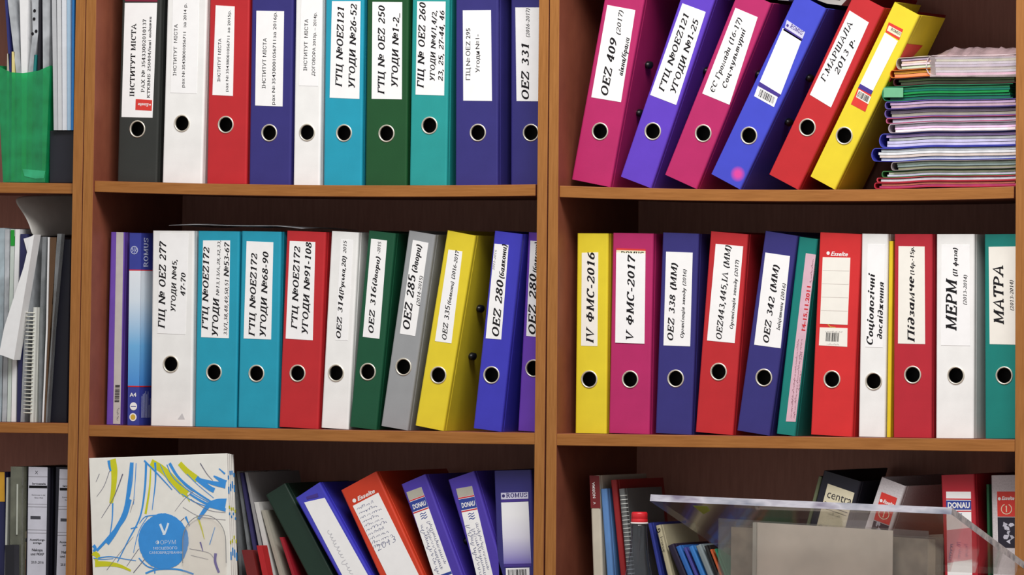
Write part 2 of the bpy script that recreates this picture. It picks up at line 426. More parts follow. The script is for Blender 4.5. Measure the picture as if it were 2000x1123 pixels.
lines = dict(a=lambda y: 147.9 - .0178 * y, b=lambda y: 167.0 - .0178 * y, c=lambda y: 168.4 - .0176 * y, d=lambda y: 188.2 - .0178 * y,
             e=lambda y: 1052.7 - .0102 * y, f=lambda y: 1072.2 - .0098 * y, g=lambda y: 1073.9 - .0084 * y, h=lambda y: 1092.7 - .0064 * y,
             i=lambda y: 1984.5 - .0026 * y, j=lambda y: 2005 - .0026 * y)
def case(label, Ll, Lr, Rl, Rr, floor_z=0.0):
    e = empty('bookcase', (at((Ll(600) + Rr(600)) / 2, 600).x, 0, 0))
    tag(e, label, 'bookcase', 'bookcases standing side by side')
    inv = Matrix.Translation(-e.location)
    parts = [board('side_panel', Ll, Lr, Y0P, Y1P + 60, e), board('side_panel', Rl, Rr, Y0P, Y1P + 60, e)]
    return e, parts
def finish(e):
    bpy.context.view_layer.update()
    for c in list(e.children):
        c.data.transform(Matrix.Translation(-e.location))
ml = lambda y: -745 - .0178 * y
mr_ = lambda y: -726 - .0178 * y
cl, _ = case('wooden bookcase at the left edge with plastic pockets and loose papers', ml, mr_, lines['a'], lines['b'])
shelf('L1', cl, (-735, 348), (142.4, 358), 21, 0, .004)
shelf('L2', cl, (-735, 815), (133.2, 826.5), 21, 0, .001)
shelf('L3', cl, (-735, 1283), (125, 1295), 22, 0, .001)
shelf('L0', cl, (-735, -130), (150, -120), 22, 0, .001, 'top_panel')
cm, _ = case('wooden bookcase holding the dark, white, cyan and green binders in the middle', lines['c'], lines['d'], lines['e'], lines['f'])
shelf('M1', cm, (184.6, 352.8), (1046, 360), 22.5, 5.0, .005)
shelf('M2', cm, (173.2, 829.8), (1044.4, 845.5), 22.8, 1.2, .001)
shelf('M3', cm, (165, 1297), (1039.5, 1312), 22, 0, .001)
shelf('M0', cm, (190, -128), (1054, -122), 22, 0, .001, 'top_panel')
cr_, _ = case('wooden bookcase with the row of leaning magenta and purple binders', lines['g'], lines['h'], lines['i'], lines['j'])
shelf('R1', cr_, (1093, 362.5), (1980.5, 364), 22.6, 7.2, .005)
shelf('R2', cr_, (1087.2, 846.8), (1982.2, 858.6), 23.2, 0, .001)
shelf('R3', cr_, (1084.5, 1314), (1981.5, 1332), 22, 0, .001)
shelf('R0', cr_, (1093, -125), (1985, -120), 22, 0, .001, 'top_panel')
for e, l, r in ((cl, ml, lines['b']), (cm, lines['c'], lines['f']), (cr_, lines['g'], lines['j'])):
    a, b = at(l(600) + 3, 600), at(r(600) - 3, 600)
    a2, b2 = at(l(1392) + 1, 1392), at(r(1392) - 1, 1392)
    link('back_panel', box(a.x, b.x, BACK + .0005, BACK + .006, at(600, 1380).z, at(600, -140).z), e, BACKP)
    # the closed lower cupboard that carries the open shelves
    link('lower_cupboard', box(a2.x, b2.x, -0.02, BACK, 0.08, at(600, 1425).z), e, PANEL)
    link('plinth', box(a2.x + .01, b2.x - .02, 0.02, BACK - .01, 0.0, 0.08), e, PANEL)
    finish(e)

# ---------------------------------------------------------------- frames and flat parts on leaning things
class Frame:
    """local frame of a thing whose front face stands in the plane y = Y and leans sideways"""
    def __init__(self, BL, BR, TL, Y, shelf_key=None, gap=.0004, rest=None):
        a, b, c = at(*BL, Y), at(*BR, Y), at(*TL, Y)
        self.Y = Y
        self.th = math.atan2(c.x - a.x, c.z - a.z)
        self.w = math.hypot(b.x - a.x, b.z - a.z)
        ox, oz = a.x, a.z
        if shelf_key:
            s = SHELF[shelf_key]
            ca, sa = math.cos(self.th), math.sin(self.th)
            zmin = max(s(ox + ca * self.w * u) - (oz - sa * self.w * u) for u in (0, .25, .5, .75, 1))
            oz += zmin + gap
        self.O = Vector((ox, Y, oz))
        self.px0 = (BL, TL)
        self.dz = oz - a.z
    def loc(self, px, py):
        p = at(px, py, self.Y)
        x, z = p.x - self.O.x, p.z + self.dz - self.O.z
        c, s = math.cos(self.th), math.sin(self.th)
        return (x * c - z * s, x * s + z * c)
    def cap(self, px, d):
        l = math.hypot(*d) or 1
        k = abs(d[1]) / l
        return px * MPP * (1 + k * (1 / math.cos(PSI) - 1))
def flat(name, polys, y, parent, m):
    v, f = [], []
    for q in polys:
        k = len(v); yy = y - 6e-6 * (len(f) % 9); v += [(p[0], yy, p[1]) for p in q]; f.append(list(range(k, k + len(q))))
    me = mesh(name, v, f)
    bm = bmesh.new(); bm.from_mesh(me)
    for fc in bm.faces:
        fc.normal_update()
        if fc.normal.y > 0: fc.normal_flip()
    bm.to_mesh(me); bm.free()
    return link(name, me, parent, m)
def place_text(F, s, p0, p1, cap, style='bi', **kw):
    """polygons of the words S with their baseline from pixel p0 to p1 and capitals CAP pixels high"""
    if style == 'bi': q, l = pen_text(s, **kw)
    elif style == 'b': q, l = pen_text(s, slant=0, **kw)
    elif style == 'it': q, l = pen_text(s, wv=.17, wh=.10, **kw)
    elif style == 's': q, l = sans_text(s, kw.get('bold', 0.0), kw.get('slant', 0.0))
    elif style == 'hand': q, l = scribble(int(s), kw.get('seed', 1))
    a, b = F.loc(*p0), F.loc(*p1)
    d = (b[0] - a[0], b[1] - a[1]); n = math.hypot(*d); e = (d[0] / n, d[1] / n)
    h = F.cap(cap, d); sx = n / l
    return [[(a[0] + e[0] * p[0] * sx - e[1] * p[1] * h, a[1] + e[1] * p[0] * sx + e[0] * p[1] * h) for p in g] for g in q]
def bars(F, c, n=14, seed=1, vertical=True):
    """a barcode filling the pixel quad c (bl, br, tr, tl)"""
    r = random.Random(seed); a = [F.loc(*p) for p in c]; out = []; t = 0
    tot = 1.0
    while t < tot - .02:
        wd = r.choice([.015, .025, .04, .05]); g = r.choice([.02, .03, .04])
        def P(u, v): return tuple((a[0][i] * (1 - u) + a[1][i] * u) * (1 - v) + (a[3][i] * (1 - u) + a[2][i] * u) * v for i in (0, 1))
        e = min(tot, t + wd)
        out.append([P(t, 0), P(e, 0), P(e, 1), P(t, 1)] if vertical else [P(0, t), P(1, t), P(1, e), P(0, e)])
        t = e + g
    return out
def quad(F, c): return [F.loc(*p) for p in c]
def sticker(F, c, parent, m, name='label', y=0.0, t=.0004):
    return link(name, prism_y(quad(F, c), y - t, y), parent, m)
def circle(F, px, py, r, n=24, a0=0, a1=360):
    u, v = F.loc(px, py); r *= MPP
    return [(u + r * math.cos(math.radians(a0 + (a1 - a0) * i / n)), v + r * math.sin(math.radians(a0 + (a1 - a0) * i / n))) for i in range(n if a1 - a0 == 360 else n + 1)]

# ---------------------------------------------------------------- lever arch binders
def cover_mesh(w, D, H, hole=None, t=.0022, r=.0032):
    def side(s):
        arc = [(w - r + r * math.sin(a), r - r * math.cos(a)) for a in [i * math.pi / 8 for i in range(5)]]
        o = arc + [(w, .0075), (w - .0008, .0085), (w - .0008, .0105), (w, .0115), (w, D), (w - t, D), (w - t, r + t), (w - r, t)]
        if s: o = [(w - x, y) for x, y in o]
        return prism_z(o, 0, H)
    parts = [side(0), side(1)]
    def plate(x0, x1, z0, z1): return box(x0, x1, 0, t, z0, z1)
    if hole:
        cx, cz, rh = hole; sq = rh + .0015
        parts += [plate(r, w - r, 0, cz - sq), plate(r, w - r, cz + sq, H), plate(r, cx - sq, cz - sq, cz + sq), plate(cx + sq, w - r, cz - sq, cz + sq)]
        n = 40; v, f = [], []
        for k in range(n):
            a = k * math.tau / n; c, s_ = math.cos(a), math.sin(a); m_ = sq / max(abs(c), abs(s_))
            for y in (0, t): v += [(cx + rh * c, y, cz + rh * s_), (cx + m_ * c, y, cz + m_ * s_)]
        for k in range(n):
            a, b = 4 * k, 4 * ((k + 1) % n)
            f += [(a, b, b + 1, a + 1), (a + 2, a + 3, b + 3, b + 2), (a, a + 2, b + 2, b)]
        parts.append(fix(mesh('m', v, f)))
    else:
        parts.append(plate(r, w - r, 0, H))
    return join(parts)
def ring_mesh(cx, cz, rh=.0124, ro=.0143, n=36):
    prof = [(rh - .0004, .0026), (rh - .0006, -.0006), (rh + .0002, -.0013), (rh + .0012, -.0013), (ro, -.0006), (ro, .0001)]
    v, f = [], []
    for i in range(n):
        a = i * math.tau / n
        v += [(cx + q * math.cos(a), y, cz + q * math.sin(a)) for q, y in prof]
    k = len(prof)
    for i in range(n):
        j = (i + 1) % n
        f += [(i * k + q, i * k + q + 1, j * k + q + 1, j * k + q) for q in range(k - 1)]
    return fix(mesh('m', v, f, None, True))
def slot_mesh(x, y, z):
    """the tip of the lever arch standing through its slot in the cover"""
    a = [(y + .0105 * math.cos(t) , z + .0062 * math.sin(t)) for t in [i * math.tau / 16 for i in range(16)]]
    n = 16
    v = [(x - .003, p, q) for p, q in a] + [(x + .0060, p, q) for p, q in a] + [(x + .0078, y + (p - y) * .6, z + (q - z) * .6) for p, q in a]
    f = [list(range(n))[::-1], [2 * n + i for i in range(n)]]
    for k in (0, n):
        f += [[k + i, k + (i + 1) % n, k + n + (i + 1) % n, k + n + i] for i in range(n)]
    return fix(mesh('m', v, f, None, True))

def binder(label, color, BL, BR, TL, ring=None, sh='M1', Y=.045, H=.318, D=.285, group=None, cat='binder', name='lever_arch_binder', cmat=None, w=None, knobs=False, gap=.0004):
    F = Frame(BL, BR, TL, Y, sh, gap)
    if w: F.w = w
    e = empty(name, F.O, F.th)
    tag(e, label, cat, group)
    hole = None
    if ring:
        u, v = F.loc(*ring); hole = (min(max(u, .0175), F.w - .0175), v, .0125)
    link('cover', cover_mesh(F.w, D, H, hole), e, cmat or cover_mat(color))
    if ring: link('finger_ring', ring_mesh(hole[0], hole[1]), e, NICKEL)
    link('mechanism_shade_plate', box(.0035, F.w - .0035, .022, .026, .04, .26), e, MECH_SHADE)  # dark plate standing for the mechanism, added to keep the finger hole's inside dark
    link('page_block', box(.006, F.w - .007, .05, D - .006, .004, H - .02), e, PAGES)
    if knobs:
        for z in (.122, .2): link('arch_tip', slot_mesh(F.w, .062, z), e, BLACKP)
    F.e = e
    return F
def lettering(F, lab, L, y=-.0006, m=None, name='lettering'):
    polys = []
    for t in L:
        kw = t[5] if len(t) > 5 else {}
        polys += place_text(F, t[0], t[1], t[2], t[3], t[4] if len(t) > 4 else 'bi', **kw)
    return flat(name, polys, y, lab, m or INK)

# ---------------------------------------------------------------- binders, upper shelf of the middle bookcase
def lab(F, c, L, m=None, **k):
    o = sticker(F, c, F.e, m or PAPER)
    if L: lettering(F, o, L, **k)
    return o
GA = 'binders on the upper middle shelf'
F = binder('black lever arch binder with a long white label and small red sticker', 'black', (228.5, 353.5), (306, 354), (238, 0), (268.5, 251.5), 'M1', group=GA)
o = lab(F, [(237.5, 228), (298, 229.5), (307, 5), (244, 5)], [
    ('ІНСТИТУТ МІСТА', (262.5, 188), (266.4, 46), 9.5, 'b', dict(wv=.21, wh=.12)),
    ('РАХ № 35433002010137', (282.5, 180), (286, 37), 7, 'b', dict(wv=.18, wh=.11)),
    ('КТКВМБ 250404/інші видатки', (293, 191), (296.4, 32), 6, 'b', dict(wv=.18, wh=.11))])
s = sticker(F, [(264.7, 214), (296.5, 216), (297.5, 195), (265.5, 193)], o, mat('red_sticker', (214, 58, 50), .4), 'logo_sticker', -.0004, .0003)
flat('logo', place_text(F, 'Esselte', (291, 202), (270, 201), 6, 's', bold=.02, slant=.3) + [circle(F, 293.5, 204, 1.8)], -.0009, s, WHITEINK)
sticker(F, [(244.3, 2), (307.5, 3), (309, -60), (246.5, -60)], F.e, mat('maroon_label', (124, 30, 56), .5), 'header_label')

F = binder('white binder between the black one and the red one, printed small plain capitals', 'white', (316.5, 356.5), (394, 357.5), (326.5, 0), (355.5, 241), 'M1', group=GA)
lab(F, [(333, 181), (384, 183), (389, -6), (338, -6)], [
    ('ІНСТИТУТ  МІСТА', (344.5, 148), (347.3, 47.4), 6.6, 's', dict(bold=.006)),
    ('рах № 35438001056711  за 2014 р.', (360.5, 171), (365, 7), 6, 's', dict(bold=.006))], PAPER)
F = binder('red binder on the upper middle shelf with a narrow white label', 'red', (403.5, 358), (481, 359), (409.5, 0), (441, 243), 'M1', group=GA)
lab(F, [(415, 185), (455, 187), (458.5, 12), (421.5, 10)], [
    ('ІНСТИТУТ МІСТА', (430.5, 159), (432.5, 75), 6, 's', dict(bold=.006)),
    ('рах № 35438001056711 за 2015р.', (445.7, 178.7), (450.8, 19.6), 5.5, 's', dict(bold=.006))])
F = binder('navy binder standing right of the red one, label ending in 2016', 'navy', (486, 359), (567, 360), (491.5, 0), (526, 258.5), 'M1', group=GA)
lab(F, [(498.5, 205), (552, 207), (555, 21), (501, 20)], [
    ('ІНСТИТУТ МІСТА', (518.8, 171.6), (521, 73.4), 7, 's', dict(bold=.006)),
    ('рах № 35438001056711за 2016р.', (537, 204), (540.5, 22), 6.5, 's', dict(bold=.006))])
F = binder('narrow white binder between a navy and a cyan binder', 'white', (572.5, 361), (624, 361.5), (577.5, 0), (600, 258.5), 'M1', group=GA)
lab(F, [(584, 167), (621, 168), (626, -6), (589, -6)], [
    ('ІНСТИТУТ  МІСТА', (599.7, 138), (602.4, 37), 7, 's', dict(bold=.006)),
    ('ДОГОВОРА 2013р. – 2014р.', (615, 148), (618.6, 24), 6, 's', dict(bold=.005))])
F = binder('cyan binder labelled with numbers 26 to 52', 'cyan', (631.5, 361.5), (706, 362), (636, 0), (672, 259.5), 'M1', group=GA)
lab(F, [(644, 190.6), (702, 193), (704.4, 2), (648.5, 2)], [
    ('ГТЦ №ОЕZ121', (668, 170), (672.4, 13.5), 13), ('УГОДИ №26-52', (693, 173.5), (697.3, 9), 12.5)])
F = binder('dark green binder between the cyan and the teal binder on the upper shelf', 'dgreen', (713, 361.5), (794, 362), (717, 0), (755, 260), 'M1', group=GA)
lab(F, [(726, 192.4), (785, 193.5), (785.7, 3.5), (727.6, 3)], [
    ('ГТЦ № ОЕZ 250', (751, 184), (752, 11.4), 13), ('УГОДИ №1-2_', (776.8, 171), (780, 25), 12.5)])
F = binder('teal binder on the upper middle shelf with three lines of lettering', 'teal', (799.5, 362), (872, 362), (805, 0), (839, 245.5), 'M1', group=GA)
lab(F, [(811.7, 185), (867.6, 187), (870.5, 3.5), (815, 3)], [
    ('ГІЦ № ОЕZ 260', (827.7, 173), (832, 6.4), 13), ('УГОДИ №4/1,4/2,', (849, 160), (853.4, 21), 9.5),
    ('23, 25, 27-44, 46', (865, 159.6), (868.4, 22), 9.5)])
F = binder('navy binder right of the teal one, label in small plain letters', 'navy', (889, 361.5), (972, 361.5), (890, 0), (933.5, 258.5), 'M1', group=GA)
lab(F, [(905, 196), (961, 196.7), (959, 19), (904, 19.6)], [
    ('ГІЦ  № ОЕZ 295', (918.6, 155.7), (918.6, 54.5), 8.5, 's', dict(bold=.005)), ('Угоди № 1-', (937, 140.7), (936.4, 66.6), 8, 's', dict(bold=.005))])
F = binder('navy binder half hidden behind the upright, last on the upper middle shelf', 'navy', (997, 361), (1073, 361), (997.5, 0), (1037, 258.5), 'M1', .07, D=.262, group=GA)
lab(F, [(1009, 196.7), (1067, 197.5), (1064, 14), (1006.6, 14)], [
    ('ОЕZ 331', (1033.3, 196), (1033.3, 84.4), 14.5), ('(2016-2017)', (1034.4, 73), (1034.4, 16), 7, 'it')])

# ---------------------------------------------------------------- upper shelf of the right bookcase: leaning binders
GB = 'leaning binders on the upper right shelf'
F = binder('magenta binder leaning least, first beside the bookcase upright', 'magenta', (1116, 351), (1192, 365), (1180, 0), (1172, 257.6), 'R1', knobs=True, group=GB)
lab(F, [(1155, 191), (1213, 200.6), (1241, 20.7), (1186.4, 10.7)], [
    ('ОЕZ 409', (1186.4, 191), (1206, 79), 14.5), ('(2017)', (1211, 71), (1217.4, 22), 8.5, 'it'), ('вікна/брами', (1216.4, 149.6), (1230, 76), 9.5)])
F = binder('purple binder leaning between the two magenta binders', 'purple', (1211.5, 345), (1272, 367), (1328, 0), (1275, 257), 'R1', knobs=True, group=GB)
lab(F, [(1270, 186), (1320.8, 205.6), (1378.5, 24), (1333, 7)], [
    ('ГТЦ №ОЕZ121', (1296.5, 181), (1346.4, 30), 11.5), ('УГОДИ №1-25', (1319, 185), (1365.3, 42), 11.5)])
F = binder('magenta binder leaning between the purple one and the blue one', 'magenta', (1298, 345), (1362, 370.5), (1428.3, 19.6), (1373.5, 264.7), 'R1', knobs=True, group=GB)
lab(F, [(1371.7, 187), (1424.8, 209), (1480, 38), (1436.5, 19.6)], [
    ('ЄС Громади (16-17)', (1394.5, 187), (1449.7, 42), 9.5, 'bi', dict(wv=.19, wh=.11)), ('Соц-культурні', (1418, 179), (1457, 64), 9.5, 'bi', dict(wv=.19, wh=.11))])

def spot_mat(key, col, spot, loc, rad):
    m = mat(key, col, 0.42, 0.35, var=0.05, vscale=25).copy(); m.name = key + '_spotted'
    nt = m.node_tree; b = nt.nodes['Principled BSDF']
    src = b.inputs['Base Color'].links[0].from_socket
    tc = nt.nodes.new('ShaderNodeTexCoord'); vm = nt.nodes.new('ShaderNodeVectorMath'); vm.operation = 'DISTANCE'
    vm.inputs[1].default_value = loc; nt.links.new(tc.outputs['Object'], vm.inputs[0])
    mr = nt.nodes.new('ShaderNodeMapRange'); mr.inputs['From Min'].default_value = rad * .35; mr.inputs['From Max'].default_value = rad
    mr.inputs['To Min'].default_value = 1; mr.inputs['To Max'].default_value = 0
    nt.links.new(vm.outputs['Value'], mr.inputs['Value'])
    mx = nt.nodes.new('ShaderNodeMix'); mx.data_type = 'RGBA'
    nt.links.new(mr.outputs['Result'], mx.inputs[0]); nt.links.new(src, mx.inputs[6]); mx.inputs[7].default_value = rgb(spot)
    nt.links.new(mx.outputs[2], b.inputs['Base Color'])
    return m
F = binder('leaning blue binder with an empty white label and a pink stain near its foot', 'blue', (1388.5, 338.5), (1446, 370), (1549, 0), (1463, 264), 'R1', knobs=True, group=GB)  # named a stain, built as a soft round pink spot in the cover's colour
u, v = F.loc(1441, 339)  # soft round pink spot mixed into this cover's colour
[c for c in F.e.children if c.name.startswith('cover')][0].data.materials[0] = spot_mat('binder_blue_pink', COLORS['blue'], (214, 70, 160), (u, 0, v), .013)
HDR = mat('pale_lilac_print', (206, 204, 228), .4); DPR = mat('deep_violet_print', (70, 52, 140), .4)
o = sticker(F, [(1484, 159), (1525, 184), (1566, 77.4), (1529, 54)], F.e, PAPER)
o2 = sticker(F, [(1533, 53), (1567.5, 75), (1572.5, 62), (1537, 38)], F.e, HDR, 'header_label')
flat('logo', place_text(F, 'ROMUS', (1542.5, 53), (1566, 68), 8.5, 'b', wv=.2, wh=.12) + [circle(F, 1538.5, 49, 2.6)], -.0006, o2, DPR)
sticker(F, [(1529.5, 58), (1565.5, 80), (1567.5, 75), (1533, 53)], F.e, DPR, 'rule_band')
sticker(F, [(1480.5, 167), (1520, 189), (1525, 184), (1484, 159)], F.e, DPR, 'rule_band', t=.0006)
o3 = sticker(F, [(1473, 187), (1511.7, 208.5), (1520, 187), (1481, 165)], F.e, PAPER, 'barcode_label')
flat('barcode', bars(F, [(1481, 187), (1511, 203), (1515, 190), (1486, 173)], seed=3), -.0006, o3, INK)

F = binder('red binder leaning between the blue one and the yellow one', 'red', (1501.5, 340), (1560, 370.5), (1652, 20.6), (1577, 249), 'R1', knobs=True, group=GB)
lab(F, [(1582, 185), (1623, 210), (1697, 44), (1659.4, 20.6)], [
    ('Г.МАРШАЛА', (1611, 161), (1666, 46.7), 10.5, 'bi', dict(wv=.19, wh=.11)), ('2013 р.', (1637, 147.7), (1670.6, 78.5), 10.5, 'bi', dict(wv=.19, wh=.11))])
F = binder('narrow yellow binder leaning most, beside the flat pile of folders', 'yellow', (1582, 347.5), (1633, 371), (1745.4, 9.3), (1649, 268.5), 'R1', H=.306, D=.118, group=GB)
RST = mat('red_sticker', (214, 58, 50), .4)
o = sticker(F, [(1677, 173), (1702.4, 186), (1753.6, 84), (1728.6, 67)], F.e, PAPER)
o2 = sticker(F, [(1729.5, 66), (1756, 82), (1764, 61), (1736, 46.7)], F.e, RST, 'header_label')
s = sticker(F, [(1732.5, 63), (1757.5, 77), (1761.5, 67), (1736.5, 53)], o2, mat('cream_print', (232, 226, 196), .5), 'logo_panel', -.0004, .0002)
flat('logo', place_text(F, 'ROMUS', (1739.5, 62.5), (1758, 73), 5.5, 'b', wv=.2, wh=.12), -.0008, s, INK)
sticker(F, [(1676, 175), (1701.5, 188.5), (1705, 181), (1680, 167)], F.e, DPR, 'rule_band', t=.0006)
o3 = sticker(F, [(1662, 207), (1690, 222), (1702, 189), (1676, 175)], F.e, RST, 'barcode_label')
s = sticker(F, [(1672, 193), (1696, 207), (1701.5, 193), (1677.5, 178)], o3, PAPERW, 'barcode_panel', -.0004, .0002)
flat('barcode', bars(F, [(1673.5, 192), (1695, 204), (1699.5, 193), (1678.5, 181)], seed=5), -.0008, s, INK)
# the red sheet tucked along the binder's right cover
u0, v0 = F.loc(1725, 158); u1, v1 = F.loc(1757, 82)
link('sheet_flap', hexa([(F.w + .0005, .004, v0), (F.w + .0009, .004, v0), (F.w + .0009, .004, v1), (F.w + .0005, .004, v1),
     (F.w + .0005, .012, v0), (F.w + .0009, .012, v0), (F.w + .0009, .075, v1), (F.w + .0005, .075, v1)]), F.e, RST)

# ---------------------------------------------------------------- middle shelf of the middle bookcase
GC = 'binders on the middle shelf of the middle bookcase'
F = binder('white binder first in its row, beside the tall blue printed box', 'white', (293.5, 832), (374.5, 832.5), (298, 444.3), (333.7, 712), 'M2', group=GC)
lab(F, [(307.4, 652), (362, 654), (368, 457), (312, 457)], [
    ('ГІЦ № ОЕZ 277', (322, 643), (325, 475), 13.5), ('УГОДИ №45,', (342.7, 611), (346, 508), 9.5), ('47-70', (362, 580), (363, 535), 9.5)])
tri = quad(F, [(347, 820), (361, 820), (356, 808)])
flat('recycling_mark', [tri], -.0002, F.e, mat('pale_grey_print', (196, 196, 198), .6))
F = binder('cyan binder right of the white one, label crowded with small numbers', 'cyan', (380, 833), (461, 834), (386.6, 446.6), (418, 727.5), 'M2', group=GC)
lab(F, [(393, 659), (447, 661), (449.6, 470), (396.7, 470)], [
    ('ГТЦ №ОЕZ172', (406, 645), (409, 484.6), 12), ('УГОДИ', (425.7, 659), (428, 585), 12), ('№13,13/А,28,32,33,', (428, 578.7), (431, 470), 6, 'it'),
    ('33/1,38,48,49,50,51', (443.8, 656), (446.5, 547), 7, 'it'), ('№53-67', (447, 542), (448.5, 476), 10)])
F = binder('cyan binder left of the red one, numbered 68 to 90', 'cyan', (464, 834.5), (541, 836), (472, 449), (501, 730), 'M2', group=GC)
lab(F, [(476, 661.7), (529.6, 663.7), (534, 473.7), (481.8, 471.7)], [
    ('ГТЦ №ОЕZ172', (497.4, 658), (502.5, 497), 12), ('УГОДИ №68-90', (519, 660), (525, 494), 12)])
F = binder('red binder in the middle row, numbered 91 to 108', 'red', (544.5, 836), (621, 838), (560, 449), (581.3, 731.5), 'M2', group=GC)
lab(F, [(558, 663.7), (611, 667), (616, 475), (566, 473)], [
    ('ГТЦ №ОЕZ172', (580.5, 646), (586.4, 485.4), 12), ('УГОДИ №91-108', (601, 657), (609, 477), 12)])
F = binder('narrow white binder between the red and the dark green one', 'white', (626.7, 838), (680, 839), (647.5, 449.4), (656.5, 731.5), 'M2', group=GC)
lab(F, [(655, 667), (679, 668), (689.5, 472), (665.5, 471)], [
    ('ОЕZ 314', (665.5, 666), (671, 580.7), 9.5), ('(Руська,20)', (670.6, 580), (677, 504), 8.5), ('2015', (676.4, 498), (677.6, 474), 6.5, 'it')])
F = binder('narrow dark green binder between a white and a gray binder', 'bgreen', (682, 839), (735, 841), (720.3, 450.6), (718.4, 732), 'M2', group=GC)
lab(F, [(708.6, 663.7), (741, 667.6), (756, 475.6), (725, 472)], [
    ('ОЕZ 316', (729.3, 659), (735.6, 567), 10.5), ('(двори)', (735, 566), (743, 508), 9), ('-2015', (742, 503), (745, 479), 6.5, 'it')])
F = binder('gray narrow binder tilting to the right', 'gray', (743.8, 833), (796, 842), (798.5, 449.4), (788, 718), 'M2', group=GC)
lab(F, [(781, 653), (811, 658), (837, 476), (806.5, 470)], [
    ('ОЕZ 285', (800, 648), (812.4, 541), 14.5), ('(двори)', (813.5, 536), (824, 481), 11), ('(2014-2015)', (819, 600), (826, 541), 6.5, 'it')])
F = binder('yellow binder tilting beside the gray one, its right cover in view', 'yellow', (810.5, 832), (866, 842), (873, 452.5), (856.3, 734), 'M2', knobs=True, group=GC)
lab(F, [(849.6, 667.6), (881.8, 672), (903.3, 492.5), (876, 489)], [
    ('ОЕZ 335', (872, 667), (879.5, 600), 9.5, 'bi', dict(wv=.19, wh=.11)), ('(балкони) (2016-2017', (880, 598), (896.7, 492.5), 7, 'bi', dict(wv=.19, wh=.11))])
F = binder('blue narrow binder between the yellow one and the purple one', 'royal', (924, 839), (979, 843), (966, 451), (960, 735.4), 'M2', knobs=True, group=GC)
o = lab(F, [(948.8, 663.7), (979, 666), (993.5, 481.5), (966, 478.8)], [
    ('ОЕZ 280', (974, 663), (984, 552.4), 14), ('(балкони)', (984, 549), (990.5, 481), 10)])
lettering(F, o, [('2011-2015', (965.5, 531), (970.5, 492), 4, 'it')], m=GREYINK, name='faint_lettering')
F = binder('purple narrow binder cut off by the upright at the end of the middle row', 'violet', (1011, 842), (1056, 844), (1032, 451), (1042, 720.5), 'M2', .065, D=.265, group=GC)
lab(F, [(1028, 657), (1055, 660), (1064, 474), (1036, 471)], [
    ('ОЕZ 280', (1046, 657), (1048, 538), 14), ('(балкони)', (1049, 535), (1053, 475), 9)])

# ---------------------------------------------------------------- middle shelf of the right bookcase
GD = 'binders on the middle shelf of the right bookcase'
F = binder('narrow yellow binder first in its row, beside the upright', 'yellow', (1123, 846.5), (1184, 847.5), (1127, 457.7), (1151, 741.6), 'R2', group=GD)
lab(F, [(1135, 676), (1167, 677), (1168.5, 493.7), (1136.5, 494.5)], [('ІV ФМС-2016', (1159.5, 672), (1162, 495), 14.5)], PAPERW)
F = binder('magenta upright binder labelled with a single line ending 2017', 'magenta', (1188.6, 847), (1268, 849), (1196.8, 455.6), (1230.8, 742.4), 'R2', group=GD)
o = sticker(F, [(1202, 670.7), (1259, 672.8), (1261, 497), (1204, 495)], F.e, PAPER, t=.0011)
lettering(F, o, [('V ФМС-2017', (1237, 668.7), (1241, 503), 14)], y=-.0013)
o2 = sticker(F, [(1204, 495), (1261, 497), (1261, 488), (1204, 486.5)], F.e, RST, 'header_label')
s = sticker(F, [(1204, 499), (1261, 501), (1261, 491.5), (1204, 490)], o2, mat('cream_print', (232, 226, 196), .5), 'logo_panel', -.0004, .0002)
flat('logo', place_text(F, 'ROMUS', (1213, 500.5), (1257, 502), 8.5, 'b'), -.0008, s, INK)
F = binder('navy upright binder between the magenta one and a red one', 'navy', (1279.5, 849), (1350.4, 851), (1294, 459.7), (1319.7, 742.8), 'R2', group=GD)
lab(F, [(1296, 678), (1348, 680), (1353, 497), (1301, 495)], [
    ('ОЕZ 338 (ММ)', (1314.7, 670.7), (1323, 518), 11.5), ('Організація заходу (2016)', (1335, 664.6), (1341, 530), 6.5, 'bi', dict(wv=.19, wh=.11))])
F = binder('red binder tilting slightly between two navy binders', 'red', (1357.8, 844), (1431, 853), (1387.5, 454), (1403.6, 727), 'R2', group=GD)
lab(F, [(1381, 665.8), (1435, 671), (1451.6, 482), (1398, 477)], [
    ('ОЕZ443,445,ІΛ (ММ)', (1409, 665.8), (1428, 481), 11, 'bi', dict(wv=.19, wh=.11)), ('Організація заходу (2017)', (1431.5, 644.5), (1443.4, 509), 6.5, 'bi', dict(wv=.19, wh=.11))])
F = binder('navy binder tilting right, beside the thin teal one', 'navy', (1439, 845), (1503, 853), (1493.8, 459), (1492, 742.4), 'R2', group=GD)
lab(F, [(1473, 678), (1528.7 - 4, 685), (1548 - 5, 505), (1495, 498)], [
    ('ОЕZ 342 (ММ)', (1501, 677), (1522, 523.6), 11.5), ('Ініціативи (2016)', (1523, 650.5), (1535, 559), 6.5, 'bi', dict(wv=.19, wh=.11))])
PINK = mat('pink_paper', (214, 176, 190), .6, var=.04)
F = binder('narrow teal binder with a long pink printed paper on its spine', 'teal2', (1516, 854), (1553, 855), (1560, 471), None, 'R2', .05, H=.312, group=GD, knobs=False)
o = sticker(F, [(1535, 830.7), (1554, 831.5), (1593.5, 505), (1574, 502)], F.e, PINK, 'printed_paper')
lettering(F, o, [('14-15.11.2011', (1572.5, 654), (1583.5, 567), 7, 's', dict(bold=.03))], m=REDINK)
rl = []
